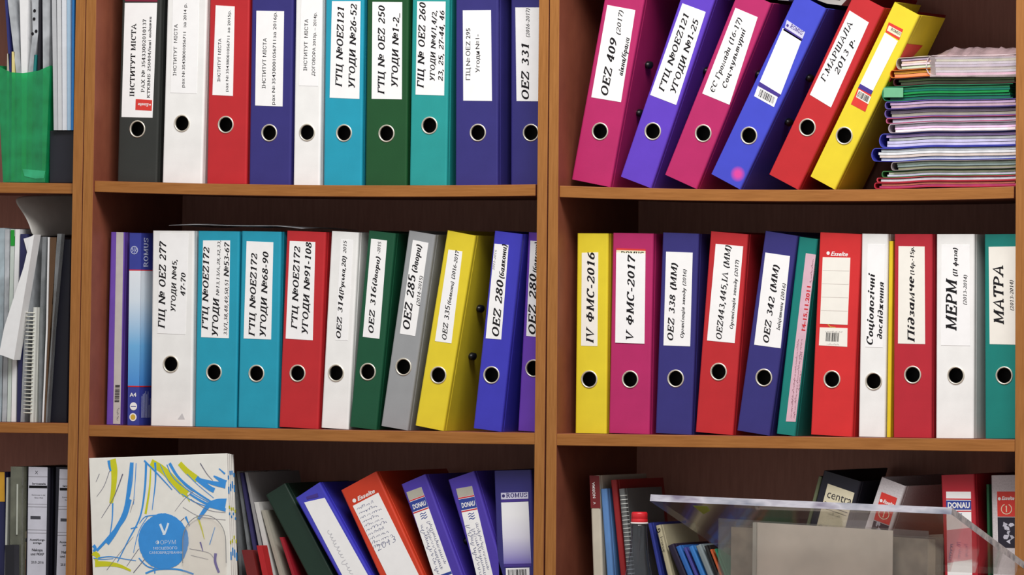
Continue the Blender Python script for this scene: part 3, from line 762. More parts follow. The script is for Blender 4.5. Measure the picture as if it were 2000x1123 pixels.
for k, (xa, ya, xb, yb) in enumerate([(1546, 824, 1561, 668), (1552, 824, 1567, 668), (1584.5, 560, 1589.5, 512), (1590, 556, 1593, 525), (1566, 640, 1567, 655), (1566, 710, 1568, 694), (1561, 770, 1565, 730)]):
    rl += place_text(F, max(3, int(abs(ya - yb) / 3.2)), (xa, ya), (xb, yb), 3.4, 'hand', seed=40 + k)
flat('small_print', rl, -.0006, o, mat('dark_red_ink', (120, 50, 70), .6, var=0))

F = binder('bright red binder with a blank ruled label and a barcode', 'scarlet', (1583, 851), (1664, 856), (1601, 459), (1625, 743.5), 'R2', group=GD)
o = sticker(F, [(1601.6, 635), (1655.6, 637), (1661, 506), (1607, 504.8)], F.e, PAPERW)
LN = mat('pale_rule', (214, 204, 198), .6, var=0)
for t in (.2, .4, .6, .8):
    flat('ruled_line', [[F.loc(1601.6 + 5.4 * t + 1, 635 - 130 * t), F.loc(1655.6 + 5.4 * t - 1, 637 - 131 * t), F.loc(1655.6 + 5.4 * t - 1, 636.2 - 131 * t), F.loc(1601.6 + 5.4 * t + 1, 634.2 - 130 * t)]], -.0006, o, LN)
flat('logo', place_text(F, 'Esselte', (1622.5, 502), (1656, 503), 8.2, 's', bold=.025, slant=.3) + [circle(F, 1617.5, 497, 3.4)], -.0002, F.e, WHITEINK)
o3 = sticker(F, [(1599.5, 677), (1654.8, 680), (1655.5, 643.5), (1601.3, 642)], F.e, PAPERW, 'barcode_label')
flat('barcode', bars(F, [(1613, 669), (1639, 670), (1640, 653), (1614, 652)], seed=9), -.0006, o3, INK)
flat('small_print', place_text(F, 14, (1615, 675.5), (1640, 676.5), 2.6, 'hand', seed=3) + place_text(F, 20, (1612, 651), (1646, 652), 2.4, 'hand', seed=4), -.0006, o3, GREYINK)
flat('swoosh', ribbon([F.loc(1617, 636), F.loc(1622, 641), F.loc(1632, 642)], .0012, .0012), -.0004, F.e, mat('gold_print', (205, 170, 60), .5))
F = binder('narrow white binder with two lines of slanted lower-case lettering', 'white', (1676.5, 855), (1728, 856), (1683, 460), (1706.4, 746.8), 'R2', group=GD)
lab(F, [(1690, 680), (1724, 681), (1729, 480), (1695, 479)], [
    ('Соціологічні', (1704.8, 678), (1709, 538.8), 12), ('дослідження', (1723, 665.7), (1726.5, 555), 10)], PAPER)
F = binder('dark red binder right of the thin yellow folder', 'dkred', (1744.5, 856), (1819, 857), (1746.5, 460), (1782.6, 734), 'R2', group=GD)
lab(F, [(1754, 672.7), (1807, 674), (1806, 483.5), (1755, 482.6)], [
    ('Підзамче', (1786.6, 671), (1785.5, 544), 13), ('(14р.-15р.', (1785.5, 540), (1785, 484), 7)], PAPERW)
F = binder('white binder with one large bold word and dates beneath it', 'white', (1827.6, 855), (1902, 857), (1829, 459), (1867, 733), 'R2', knobs=True, group=GD)
lab(F, [(1838, 674), (1895, 675), (1894, 478), (1839, 478)], [
    ('МЕРМ', (1868.5, 646.5), (1869, 548), 20), ('(ІІ фаза)', (1870, 541), (1870, 484), 8.5), ('(2013-2014)', (1888, 596), (1889, 537), 6.5, 'it')], PAPER)
F = binder('green-teal binder cut off by the right-hand upright, large bold lettering', 'teal2', (1924, 857), (1999, 858), (1922.5, 460), (1961.5, 734), 'R2', .05, group=GD)
lab(F, [(1933, 672.7), (1988, 674), (1987, 482), (1931, 482.7)], [
    ('МАТРА', (1961, 635), (1959.5, 520), 18.5), ('(2013-2014)', (1980, 608), (1979, 548), 6.5, 'it')], PAPERW)

# ---------------------------------------------------------------- bottom shelf of the middle bookcase: binders leaning left
GE = 'leaning binders on the lower middle shelf'
def tallF(label, color, TL, TR, BLx, y1=1123, **k):
    """binder whose foot lies below the photo: BLx is where its left edge leaves the frame"""
    a, b = at(*TL), at(BLx, y1)
    th = math.atan2(a.x - b.x, a.z - b.z)
    H = .318
    foot = (TL[0] + (BLx - TL[0]) * H / MPP / math.hypot((BLx - TL[0]) / .92, y1 - TL[1]), TL[1] + (y1 - TL[1]) * H / MPP / math.hypot((BLx - TL[0]) / .92, y1 - TL[1]))
    br = (foot[0] + TR[0] - TL[0], foot[1] + TR[1] - TL[1])
    return binder(label, color, foot, br, TL, k.pop('ring', None), k.pop('sh', 'M3'), **k)
F = tallF('glossy blue binder leaning left with a tall white label', 'royal', (574.6, 980), (625, 953), 654, group=GE, cmat=mat('glossy_blue_cover', (62, 60, 186), .14, .6, var=.04))
o = sticker(F, [(701, 1195), (742, 1175), (634, 982), (594, 991)], F.e, PAPER)
o2 = sticker(F, [(600, 985), (622, 980), (620, 973), (598, 980)], o, DPR, 'logo_mark', -.0004, .0002)
flat('handwriting', place_text(F, 12, (690, 1130), (640, 1040), 12, 'hand', seed=11), -.0006, o, mat('faint_pencil', (200, 200, 206), .6, var=0))
F = tallF('orange-red binder leaning left with a handwritten white label', 'orange', (664, 967), (733, 927.5), 735, group=GE)
o = sticker(F, [(785, 1195), (843, 1185), (738.7, 973.5), (689, 999.5)], F.e, PAPER)
flat('logo', place_text(F, 'Esselte', (699, 990), (733, 973), 8.5, 's', bold=.025, slant=.3) + [circle(F, 692, 989, 4)], -.0002, F.e, WHITEINK)
hw = []
for k in range(10):
    x0, y0 = 698 + k * 3.6, 1007 + k * 8.4
    hw += place_text(F, 7, (x0, y0), (x0 + 34 + (k % 3) * 5, y0 - 15 - (k % 3) * 2), 5.5, 'hand', seed=60 + k)
hw += place_text(F, '2013', (738, 1089), (775, 1066), 11, 'it', serif=False) if False else []
q, l = sans_text('2013', -.02, .15)
a, b = F.loc(738, 1088), F.loc(775, 1068)
d = (b[0] - a[0], b[1] - a[1]); n_ = math.hypot(*d); h = 13 * MPP
hw += [[(a[0] + d[0] / l * p[0] - d[1] / n_ * p[1] * h, a[1] + d[1] / l * p[0] + d[0] / n_ * p[1] * h) for p in g] for g in q]
flat('handwriting', hw, -.0006, o, PENINK)
DON = mat('deep_blue_print', (44, 66, 150), .45, var=0)
def donau(F, c, ink_seed, grey):
    """label with a pale tab, a blue band with the maker's name between two red rules, and handwriting; c = tl, tr, bl, br pixels"""
    def P(u, v): return tuple((c[0][i] * (1 - u) + c[1][i] * u) * (1 - v) + (c[2][i] * (1 - u) + c[3][i] * u) * v for i in (0, 1))
    Q = lambda v0, v1, u0=0, u1=1: [P(u0, v1), P(u1, v1), P(u1, v0), P(u0, v0)]
    o = sticker(F, Q(0, 1), F.e, PAPER)
    sticker(F, Q(0, .09), o, grey, 'tab_panel', -.0004, .0002)
    s = sticker(F, Q(.112, .222), o, DON, 'name_band', -.0004, .0002)
    flat('rules', [quad(F, Q(.094, .106)), quad(F, Q(.23, .242))], -.0006, o, REDINK)
    flat('logo', place_text(F, 'DONAU', P(.1, .198), P(.93, .198), 9.5, 's', bold=.03), -.0008, s, WHITEINK)
    mk = []
    for k in range(3):
        a = P(.4, .225 + k * .014); b2 = P(.75, .225 + k * .014)
        mk += ribbon([F.loc(*P(.36, .275 + k * .025)), F.loc(*P(.48, .265 + k * .025)), F.loc(*P(.6, .28 + k * .025)), F.loc(*P(.75, .268 + k * .025))], .0012, .0012)
    flat('logo_waves', mk, -.0006, o, DON)
    hw = []
    for k in range(3):
        hw += place_text(F, 16 + k * 3, P(.34 + k * .26, .94 - .04 * k), P(.3 + k * .26, .36 + .05 * (k % 2)), 8.5, 'hand', seed=ink_seed + k)
    flat('handwriting', hw, -.0006, o, PENINK)
    flat('foot_band', [quad(F, Q(.955, .985))], -.0006, o, DON)
    return o
GREYT = mat('grey_tab', (176, 172, 160), .6)
F = tallF('purple binder leaning left beside the orange-red one, blue name band', 'indigo', (782.6, 944), (831, 926), 849, knobs=True, group=GE)
donau(F, [(794, 960.5), (823, 950), (851, 1134), (884, 1122)], 21, GREYT)
F = tallF('purple binder leaning left beside the upright navy one', 'indigo', (874.6, 929.6), (927, 917.6), 932, knobs=True, group=GE)
donau(F, [(891, 947.5), (922, 942), (936, 1138), (966, 1130)], 31, GREYT)
F = tallF('navy binder standing upright at the end of the lower middle shelf', 'navy', (964.6, 921.5), (1038, 920.5), 971, group=GE)
GRAD = graded('white_to_violet_print', [(0, (120, 108, 190)), (.55, (222, 220, 236)), (1, (240, 240, 244))], F.loc(984, 1105)[1], F.loc(980, 985)[1] - .02)
o = sticker(F, [(984, 1105), (1037.7, 1104), (1032, 983), (979, 985)], F.e, GRAD)
o2 = sticker(F, [(979, 979), (1032, 977.5), (1031.5, 964.5), (978.5, 966)], F.e, HDR, 'header_label')
flat('logo', place_text(F, 'ROMUS', (989, 975.5), (1030, 974), 8.5, 'b', wv=.22, wh=.13) + [circle(F, 983.5, 972, 3.2)], -.0006, o2, mat('violet_ink', (54, 46, 110), .5, var=0))
sticker(F, [(979, 984.5), (1032, 982.5), (1032, 978), (979, 979.5)], F.e, DPR, 'rule_band', t=.0005)
sticker(F, [(984.5, 1111), (1038, 1110), (1037.7, 1104.5), (984, 1105.5)], F.e, DPR, 'rule_band', t=.0005)
o3 = sticker(F, [(989, 1150), (1035, 1149), (1034, 1112), (988, 1113)], F.e, PAPER, 'barcode_label')
flat('barcode', bars(F, [(993, 1140), (1031, 1139), (1030, 1115), (992, 1116)], seed=13), -.0006, o3, INK)
F = tallF('dark green binder slumped low between loose papers and the glossy blue binder', 'forest', (516, 962), (556, 940), 600, group=GE, Y=.055, D=.25, knobs=False)

# ---------------------------------------------------------------- books, folders, papers
def volume(label, color, TL, TR, BLx, sh, cat='book', name='book', Y=.05, D=.2, group=None, y1=1123, m=None, pages=True, H=None, slim=1.0):
    """a book or folder whose foot lies on shelf SH below; BLx is where its left edge crosses pixel row y1"""
    a, b = at(*TL, Y), at(BLx, y1, Y)
    th = math.atan2(a.x - b.x, a.z - b.z)
    foot = TL; s = SHELF[sh]
    for _ in range(30):
        k = (at(*foot, Y).z - s(at(*foot, Y).x)) / MPP
        foot = (foot[0] + (BLx - TL[0]) / (y1 - TL[1]) * k, foot[1] + k)
        if abs(k) < .01: break
    f = at(*foot, Y)
    wpx = (TR[0] - TL[0])
    F = Frame(foot, (foot[0] + wpx, foot[1] + (TR[1] - TL[1])), TL, Y, sh)
    F.w *= slim
    hh = H or max(.05, math.hypot(a.x - f.x, a.z - f.z) - (F.O.z - f.z) * math.cos(th))
    e = empty(name, F.O, F.th); tag(e, label, cat, group); F.e = e; F.H = hh
    t = min(.0022, F.w * .2)
    link('cover', cover_mesh(F.w, D, hh, None, t, min(.0032, F.w * .3)), e, m or mat('cover_%d_%d_%d' % color, color, .45, .35, var=.06, vscale=40))
    if pages: link('page_block', box(t * 1.05, F.w - t * 1.05, t * 1.6, D - .004, .003, hh - .003), e, PAGES)
    return F
def leaf(name, label, cat, left, wpx, Y, D, m, sh=None, group=None, wtop=None):
    """thin upright sheet or sleeve: LEFT is its left edge as pixels from foot to top"""
    P = [at(x, y, Y) for x, y in left]
    n = len(P); k = MPP / math.cos(PSI)
    ws = [(wpx + ((wtop if wtop is not None else wpx) - wpx) * i / (n - 1)) * k for i in range(n)]
    dz = 0
    if sh: dz = SHELF[sh](P[0].x) + .0005 - P[0].z
    O = Vector((P[0].x, Y, P[0].z + dz))
    sub = []
    for i in range(n - 1):
        for q in range(4):
            t = q / 4; sub.append((P[i].lerp(P[i + 1], t), ws[i] + (ws[i + 1] - ws[i]) * t))
    sub.append((P[-1], ws[-1]))
    v, f = [], []
    for p, w_ in sub:
        x, z = p.x - O.x, p.z + dz - O.z
        if p is sub[0][0]: z = 0
        v += [(x, 0, z), (x + w_, 0, z), (x + w_, D, z), (x, D, z)]
    for i in range(len(sub) - 1):
        b = 4 * i
        f += [(b + j, b + (j + 1) % 4, b + 4 + (j + 1) % 4, b + 4 + j) for j in range(4)]
    L = 4 * (len(sub) - 1)
    f += [(3, 2, 1, 0), (L, L + 1, L + 2, L + 3)]
    o = link(name, fix(mesh('m', v, f)), None, m); o.location = O
    return tag(o, label, cat, group)
def slab(name, label, cat, poly, Y, D, m, group=None, sh=None):
    """solid cut to the pixel outline POLY in the plane y = Y, D deep"""
    P = [at(x, y, Y) for x, y in poly]
    O = min(P, key=lambda p: p.z)
    O = Vector((O.x, Y, O.z))
    dz = (SHELF[sh](O.x) + .0005 - O.z) if sh else 0
    o = link(name, prism_y([(p.x - O.x, p.z - O.z) for p in P], 0, D), None, m)
    o.location = O + Vector((0, 0, dz))
    return tag(o, label, cat, group) if label else o

FILM = clear('clear_film', haze=.35, hcol=(205, 208, 212))
FILM2 = clear('milky_film', haze=.7, hcol=(200, 204, 210))
FILMG = clear('grey_film', haze=.55, hcol=(150, 154, 158))
SHEET = mat('white_sheet', (232, 232, 234), .6, var=.03)

# --- purple file and printed box at the left end of the middle row
F = volume('thin purple file with a pale barcoded strip, first on its shelf', (112, 78, 178), (215.7, 453), (243, 453.5), 206.6, 'M2', 'file', 'file_folder', .05, .24, y1=829)
o = sticker(F, [(221, 828.5), (235, 829), (241.5, 454.5), (227.5, 454)], F.e, mat('pale_strip', (196, 190, 186), .55), 'spine_strip')
flat('barcode', bars(F, [(224, 786), (233, 786), (234.5, 752), (225.5, 752)], seed=17, vertical=False), -.0006, o, INK)
flat('small_print', place_text(F, 6, (231, 822), (232, 795), 6, 'hand', seed=8), -.0006, o, GREYINK)

BLB = mat('deep_blue_board', (54, 62, 150), .35)
F = Frame((249, 828.5), (271.5, 829.5), (253.5, 453.5), .045, 'M2')
e = empty('document_box', F.O, F.th); tag(e, 'tall blue printed box with a white-to-blue fade, beside the first white binder', 'box')
H = F.loc(253.5, 453.5)[1]; DB = .2
link('carton', box(0, F.w, 0, DB, 0, H), e, BLB)
z0, z1 = F.loc(250, 752)[1], F.loc(252, 527)[1]
FADE = graded('white_to_blue_print', [(0, (70, 140, 214)), (.35, (110, 176, 226)), (.75, (214, 226, 238)), (1, (226, 232, 240))], z0, z1)
v = [(0, -.0003, z0), (F.w, -.0003, z0), (F.w, -.0003, z1), (0, -.0003, z1), (F.w + .0003, -.0003, z0), (F.w + .0003, DB, z0), (F.w + .0003, DB, z1), (F.w + .0003, -.0003, z1)]
pp = link('printed_panel', mesh('m', v, [(0, 1, 2, 3), (4, 5, 6, 7)]), e, FADE)
for zz in (z0 - .0016, z1):
    v = [(0, -.0004, zz), (F.w, -.0004, zz), (F.w, -.0004, zz + .0018), (0, -.0004, zz + .0018), (F.w + .0004, -.0004, zz), (F.w + .0004, DB, zz), (F.w + .0004, DB, zz + .0018), (F.w + .0004, -.0004, zz + .0018)]
    link('red_line', mesh('m', v, [(0, 1, 2, 3), (4, 5, 6, 7)]), e, REDINK)
PALEB = mat('pale_blue_print', (190, 196, 226), .5, var=0)
flat('logo_mark', ribbon(circle(F, 262.5, 487, 7.5), .0012, .0012, True) + ribbon([F.loc(260, 482.5), F.loc(258, 485), F.loc(260.5, 487), F.loc(258.5, 490.5)], .001, .001) + ribbon([F.loc(265, 482.5), F.loc(267, 485), F.loc(264.5, 487), F.loc(266.5, 490.5)], .001, .001) + ribbon([F.loc(262.5, 481), F.loc(262.5, 493)], .0008, .0008), -.0005, e, PALEB)
flat('size_text', place_text(F, 'A4', (253.5, 773), (266.5, 773), 8, 's', bold=.02), -.0005, e, WHITEINK)
flat('white_disc', [circle(F, 261, 792, 8)], -.0005, e, WHITEINK)
flat('disc_bar', [quad(F, [(256, 793), (266, 793), (266, 791.5), (256, 791.5)])], -.0007, e, BLB)
flat('badge', [[(p[0], p[1]) for p in circle(F, 260, 813, 8)]], -.0005, e, WHITEINK)
flat('badge_centre', [circle(F, 260, 813, 5.5)], -.0007, e, mat('gold_print', (205, 170, 60), .5))
q, l = pen_text('ROMUS', wv=.22, wh=.13, slant=0); zA = F.loc(252, 520)[1]
me = mesh('m', [(F.w + .0005, .026 - p[1] * .017, zA + p[0] * .048 / l) for g in q for p in g], [[i * 4 + j for j in range(4)] for i in range(len(q))])
link('side_lettering', me, e, PALEB)
r_ = random.Random(5)
v, f = [], []
for i in range(9):
    yy = .008 + i * .0045; k = len(v); z9 = .012; hh = r_.uniform(.02, .045)
    v += [(F.w + .0005, yy, z9), (F.w + .0005, yy + .0018, z9), (F.w + .0005, yy + .0018, z9 + hh), (F.w + .0005, yy, z9 + hh)]; f.append((k, k + 1, k + 2, k + 3))
link('small_print', mesh('m', v, f), e, PALEB)

# --- film lying over the tops of the middle row
zt = [(330, 444), (380, 443), (430, 443.5), (480, 446.5), (540, 447.5), (590, 449)]
v, f = [], []
P = [at(x, y - 3.0 - 2.5 * math.sin(i * 1.3) ** 2, .05) for i, (x, y) in enumerate(zt)]
for p in P:
    for yy in (.05, .12, .2, .27): v.append((p.x - P[0].x, yy - .05, p.z - P[0].z + .0012 * math.sin(yy * 60 + p.x * 30)))
for i in range(len(P) - 1):
    for j in range(3): f.append((4 * i + j, 4 * i + 4 + j, 4 * i + 5 + j, 4 * i + 1 + j))
o = link('plastic_sleeve', mesh('m', v, f, None, True), None, FILM2); o.location = P[0]
md = o.modifiers.new('s', 'SOLIDIFY'); md.thickness = .0012; md.offset = 1
tag(o, 'clear plastic sleeve lying across the tops of the white, cyan and red binders', 'plastic sleeve')

# --- thin yellow folder in the right-hand middle row
F = volume('thin yellow folder squeezed between a white and a dark red binder', (226, 196, 40), (1736.5, 471), (1744, 471.5), 1731.5, 'R2', 'folder', 'file_folder', .047, .24, y1=856)

# --- bottom shelf, middle: brochures, papers
FB = Frame((182.5, 1150), (447.5, 1160), (173.8, 903.5), .02)
GF = 'printed white folders standing in a bunch'
YEL, BLU, THIN, VIO = mat('lime_yellow_print', (206, 206, 36), .5, var=.05), mat('sky_blue_print', (58, 146, 224), .5, var=.05), mat('grey_line_print', (110, 110, 130), .5, var=0), mat('violet_print', (92, 80, 160), .5, var=0)
pfol = []
for k in range(4):
    dx = k * .0062 * math.sin(PSI) / MPP
    F = Frame((165 + 22 + dx, 1297), (451 + dx, 1307), (173.8 + dx, 903.5), .002 + k * .0062, 'M3', .0012)
    if k == 0: FB = F
    e = empty('paper_folder', F.O, F.th)
    hgt = F.loc(173.8, 896)[1] - .001 * k; wd = F.loc(443, 905)[0] if k == 0 else FB.w * .985 - .0008 * k
    wd = FB.loc(443.5, 906)[0] + .0007 * k
    o = link('folder_body', box(.0005 * k, wd, 0, .0054, 0, hgt), e, mat('coated_white_card', (236, 234, 228), .45, var=.03)); bev(o, .0008)
    tag(e, ['white folder with blue and yellow brush strokes and a big blue disc', 'white folder directly behind the one with the blue disc', 'third white folder back in the bunch behind the blue disc', 'rearmost white folder of the bunch behind the blue disc'][k], 'folder', GF)
    # printed strokes wrap onto the folder's right edge
    st = [(902 + 30, 8, BLU), (960, 14, BLU), (1000, 6, YEL), (1012, 5, BLU), (1060, 7, YEL), (1092, 16, BLU)]
    r = random.Random(k + 2)
    for (yy, hh, m_) in st:
        z = F.loc(445 + 3 * k, yy + r.uniform(-6, 6))[1]
        link('edge_stripe', mesh('m', [(wd + .0003, .0002, z), (wd + .0003, .0052, z), (wd + .0003, .0052, z + hh * MPP), (wd + .0003, .0002, z + hh * MPP)], [(0, 1, 2, 3)]), e, m_)
    pfol.append((F, e))
F, e = pfol[0]
def art(name, m, L, y):
    for si, (pts, w0, w1) in enumerate(L):
        P = []
        n = len(pts)
        for i in range(n - 1):
            for q in range(6): 
                t = q / 6
                p0, p1, p2, p3 = pts[max(0, i - 1)], pts[i], pts[i + 1], pts[min(n - 1, i + 2)]
                P.append(tuple(.5 * ((2 * p1[j]) + (-p0[j] + p2[j]) * t + (2 * p0[j] - 5 * p1[j] + 4 * p2[j] - p3[j]) * t * t + (-p0[j] + 3 * p1[j] - 3 * p2[j] + p3[j]) * t ** 3) for j in (0, 1)))
        P.append(pts[-1])
        U = [F.loc(*p) for p in P]; N = len(U); Lp, Rp = [], []
        for i in range(N):
            a, b = U[max(0, i - 1)], U[min(N - 1, i + 1)]
            dx, dy = b[0] - a[0], b[1] - a[1]; l = math.hypot(dx, dy) or 1
            h = .62 * MPP * (w0 + (w1 - w0) * i / (N - 1))
            Lp.append((U[i][0] - dy / l * h, U[i][1] + dx / l * h)); Rp.append((U[i][0] + dy / l * h, U[i][1] - dx / l * h))
        flat(name, [(Lp[i], Lp[i + 1], Rp[i + 1], Rp[i]) for i in range(N - 1)], y - si * 2e-6, e, m)
Z = lambda x, y: (x / 3.833, 830 + y / 3.833)
art('yellow_brush_stroke', YEL, [
    ([Z(838, 262), Z(856, 350), Z(850, 480), Z(832, 590)], 14, 6),
    ([Z(1130, 285), Z(1220, 340), Z(1320, 440), Z(1395, 525)], 12, 13), ([Z(1345, 290), Z(1400, 350), Z(1480, 412)], 8, 11),
    ([Z(1130, 300), Z(1120, 480), Z(1090, 670)], 2, 4), ([Z(712, 1045), Z(820, 1045), Z(900, 1060), Z(980, 1095)], 10, 3),
    ([Z(695, 960), Z(735, 985), Z(715, 1020)], 9, 6), ([Z(1480, 690), Z(1510, 780), Z(1530, 860)], 4, 1), ([Z(1395, 525), Z(1420, 580)], 4, 1)], -.0003)
art('blue_brush_stroke', BLU, [
    ([Z(815, 270), Z(820, 310), Z(830, 350)], 5, 3), ([Z(985, 285), Z(972, 420), Z(940, 640), Z(870, 790), Z(800, 890)], 5, 9), ([Z(970, 560), Z(930, 700), Z(830, 830), Z(725, 945)], 8, 4),
    ([Z(998, 285), Z(990, 420), Z(970, 540)], 1.5, 2), ([Z(1095, 285), Z(1085, 480), Z(1050, 690), Z(960, 870), Z(880, 1030)], 4, 1.5),
    ([Z(1162, 285), Z(1165, 420), Z(1140, 640)], 4, 1), ([Z(1080, 270), Z(1180, 370), Z(1290, 490)], 3, 1.5),
    ([Z(1270, 290), Z(1340, 400), Z(1460, 500), Z(1600, 590)], 5, 2.5), ([Z(1470, 400), Z(1560, 470), Z(1605, 495)], 8, 8), ([Z(1480, 405), Z(1600, 440), Z(1690, 455)], 2.5, 11),
    ([Z(1600, 385), Z(1690, 440)], 2, 10), ([Z(1420, 520), Z(1540, 590), Z(1690, 640)], 3, 5), ([Z(1560, 600), Z(1630, 590), Z(1690, 600)], 8, 20), ([Z(1560, 605), Z(1520, 660), Z(1485, 710)], 8, 5),
    ([Z(735, 1000), Z(830, 990), Z(950, 1010), Z(1020, 1020)], 2, 1), ([Z(845, 590), Z(840, 720), Z(820, 850)], 2.5, 1.5), ([Z(1090, 1115), Z(1180, 1085), Z(1330, 1085), Z(1450, 1120)], 3, 2.5),
    ([Z(1390, 690), Z(1420, 760)], 4, 1), ([Z(1020, 290), Z(1012, 440), Z(1000, 600)], 1.2, 1), ([Z(1250, 300), Z(1300, 400), Z(1420, 500), Z(1560, 580)], 1.6, 1.2), ([Z(1360, 520), Z(1480, 590), Z(1690, 650)], 1.5, 1.5), ([Z(1200, 300), Z(1260, 420), Z(1350, 520)], 1.3, 1), ([Z(1105, 690), Z(1040, 800), Z(1000, 960)], 1.2, 1), ([Z(1170, 680), Z(1090, 690), Z(1045, 740)], 2, 1), ([Z(1040, 1000), Z(1100, 1060), Z(1180, 1085)], 2, 2), ([Z(700, 1000), Z(760, 1010), Z(850, 1004)], 1.5, 1), ([Z(1160, 1060), Z(1160, 1115)], 2, 2), ([Z(700, 905), Z(715, 930), Z(700, 950)], 6, 4), ([Z(980, 780), Z(1030, 768)], 2, 1.5), ([Z(1610, 770), Z(1570, 900)], 1, 1.5), ([Z(1400, 370), Z(1480, 450), Z(1600, 550)], 1.2, 1), ([Z(1300, 330), Z(1370, 440), Z(1440, 500)], 1.2, 1), ([Z(1640, 330), Z(1685, 370)], 1.5, 3)], -.0004)
art('grey_line_stroke', THIN, [
    ([Z(820, 350), Z(780, 460), Z(725, 540)], 1, .5), ([Z(920, 370), Z(880, 480), Z(840, 570), Z(760, 700)], 2, .6), ([Z(745, 370), Z(720, 430)], 1, .6), ([Z(1500, 290), Z(1550, 370), Z(1595, 420)], 1.5, .6),
    ([Z(1005, 560), Z(975, 660)], 1, .4), ([Z(1450, 500), Z(1380, 560), Z(1310, 650)], .8, .4), ([Z(1430, 560), Z(1560, 640), Z(1690, 660)], .8, .6), ([Z(1370, 620), Z(1500, 690), Z(1690, 715)], .6, .6),
    ([Z(1000, 1110), Z(1100, 990), Z(1250, 820), Z(1380, 700)], 1.2, 1.0), ([Z(1040, 930), Z(950, 1060)], 1, .6), ([Z(800, 1090), Z(900, 960), Z(1000, 840)], .7, .4), ([Z(1420, 930), Z(1560, 960), Z(1600, 1000)], .7, .5), ([Z(1430, 980), Z(1560, 1010)], .6, .5)], -.0005)
art('violet_brush_stroke', VIO, [([Z(1615, 965), Z(1612, 1030), Z(1640, 1110)], 5, 4), ([Z(1500, 880), Z(1520, 950)], 3, 1)], -.0004)
r = random.Random(4)
cx, cy = Z(1225, 875)
u, v_ = F.loc(cx, cy)
disc = []
for i in range(140):
    a = math.tau * i / 140; rr = .0450 + (.5 * math.sin(5 * a) + r.uniform(-.5, .6)) * MPP
    disc.append((u + rr * math.cos(a), v_ + rr * math.sin(a)))
flat('blue_disc', [disc], -.0006, e, BLU)
dl = place_text(F, 'ФОРУМ', Z(1168, 900), Z(1318, 896), 8.5, 's', bold=-.012) + place_text(F, 'МІСЦЕВОГО', Z(1150, 937), Z(1328, 934), 5.2, 's') + place_text(F, 'САМОВРЯДУВАННЯ', Z(1120, 970), Z(1368, 968), 5.2, 's')
dl += ribbon([F.loc(*Z(1200, 745)), F.loc(*Z(1228, 815)), F.loc(*Z(1228, 828))], .0042, .0042) + ribbon([F.loc(*Z(1262, 738)), F.loc(*Z(1245, 790)), F.loc(*Z(1232, 822))], .0034, .0034)
flat('disc_lettering', dl, -.0008, e, mat('ice_white_print', (222, 234, 246), .5, var=0))
# clear plastic pocket with a rounded top standing in front of the folder
pr = [(358, 1160), (357, 1100)] + [(399 - 42 * math.cos(math.radians(a)), 1056 - 50 * math.sin(math.radians(a))) for a in range(0, 181, 10)] + [(442, 1100), (443, 1160)]
P = [at(x, y, -.0015) for x, y in pr]
zb = SHELF['M3'](P[0].x) + .0005
poly = [(P[0].x, zb)] + [(p.x, p.z) for p in P[1:-1]] + [(P[-1].x, zb)]
O = Vector((P[0].x, -.0015, zb))
e2 = empty('plastic_pocket', O); tag(e2, 'clear plastic pocket with a rounded top in front of the blue-disc folder', 'plastic pocket')
poly = [(x - O.x, z - O.z) for x, z in poly]
link('film', prism_y(poly, 0, .0006), e2, clear('thin_clear', haze=.05, hcol=(244, 240, 236), gloss=.02, tint=(255, 254, 253)))
flat('rim', ribbon(poly[1:-1], .0013, .0013), -.0004, e2, mat('rim_grey', (140, 140, 142), .4, var=0))

GP = 'loose papers and folders behind the printed folders'
def tolift(p0, p1, sh, Y):
    """the pixel where the line through p1, p0 meets the shelf"""
    x, y = p0
    for _ in range(20):
        P_ = at(x, y, Y); k = (P_.z - SHELF[sh](P_.x)) / MPP
        x, y = x + (p0[0] - p1[0]) / (p0[1] - p1[1]) * k, y + k
    return (x, y)
for nm, lb, bot, top, wp, Y, m_ in [
    ('paper_sleeve', 'grey clear sleeve right beside the white printed folders', (467, 1123), (454.5, 925), 6, .055, FILMG),
    ('paper_sleeve', 'smoky plastic sleeve, second from the white printed folders', (490, 1123), (462, 921), 5, .055, FILMG),
    ('file_folder', 'thin navy folder among the loose papers', (503, 1123), (468.5, 924), 6, .055, mat('dark_navy_card', (58, 54, 100), .5)),
    ('paper_sheaf', 'pale grey papers between the navy folder and the white sheaf', (516, 1123), (478, 923), 6, .055, mat('grey_paper', (150, 148, 150), .6)),
    ('paper_sheaf', 'white sheaf of paper leaning left among the folders', (527, 1123), (496, 981), 9, .055, mat('paper_white', (206, 204, 202), .6)),
    ('paper_sheaf', 'dull cream sheaf of paper beside the white sheaf', (545, 1123), (510, 997), 8, .055, mat('paper_dull', (164, 160, 148), .6)),
    ('file_folder', 'thin red folder against the slumped dark green binder', (570, 1123), (546, 1050), 6, .055, mat('red_card', (150, 28, 42), .5)),
    ('file_folder', 'short bright red folder at the foot of the loose papers', (512.5, 1123), (501, 1066), 11, .03, mat('bright_red_card', (176, 30, 36), .5)),
    ('file_folder', 'short dark red folder left of the bright red one', (482, 1123), (472, 1075), 22, .03, mat('dark_red_card', (112, 30, 30), .5))]:
    leaf(nm, lb, 'folder' if 'folder' in nm else 'papers', [tolift(bot, top, 'M3', Y), top], wp, Y, .2 if Y > .04 else .02, m_, 'M3', GP)

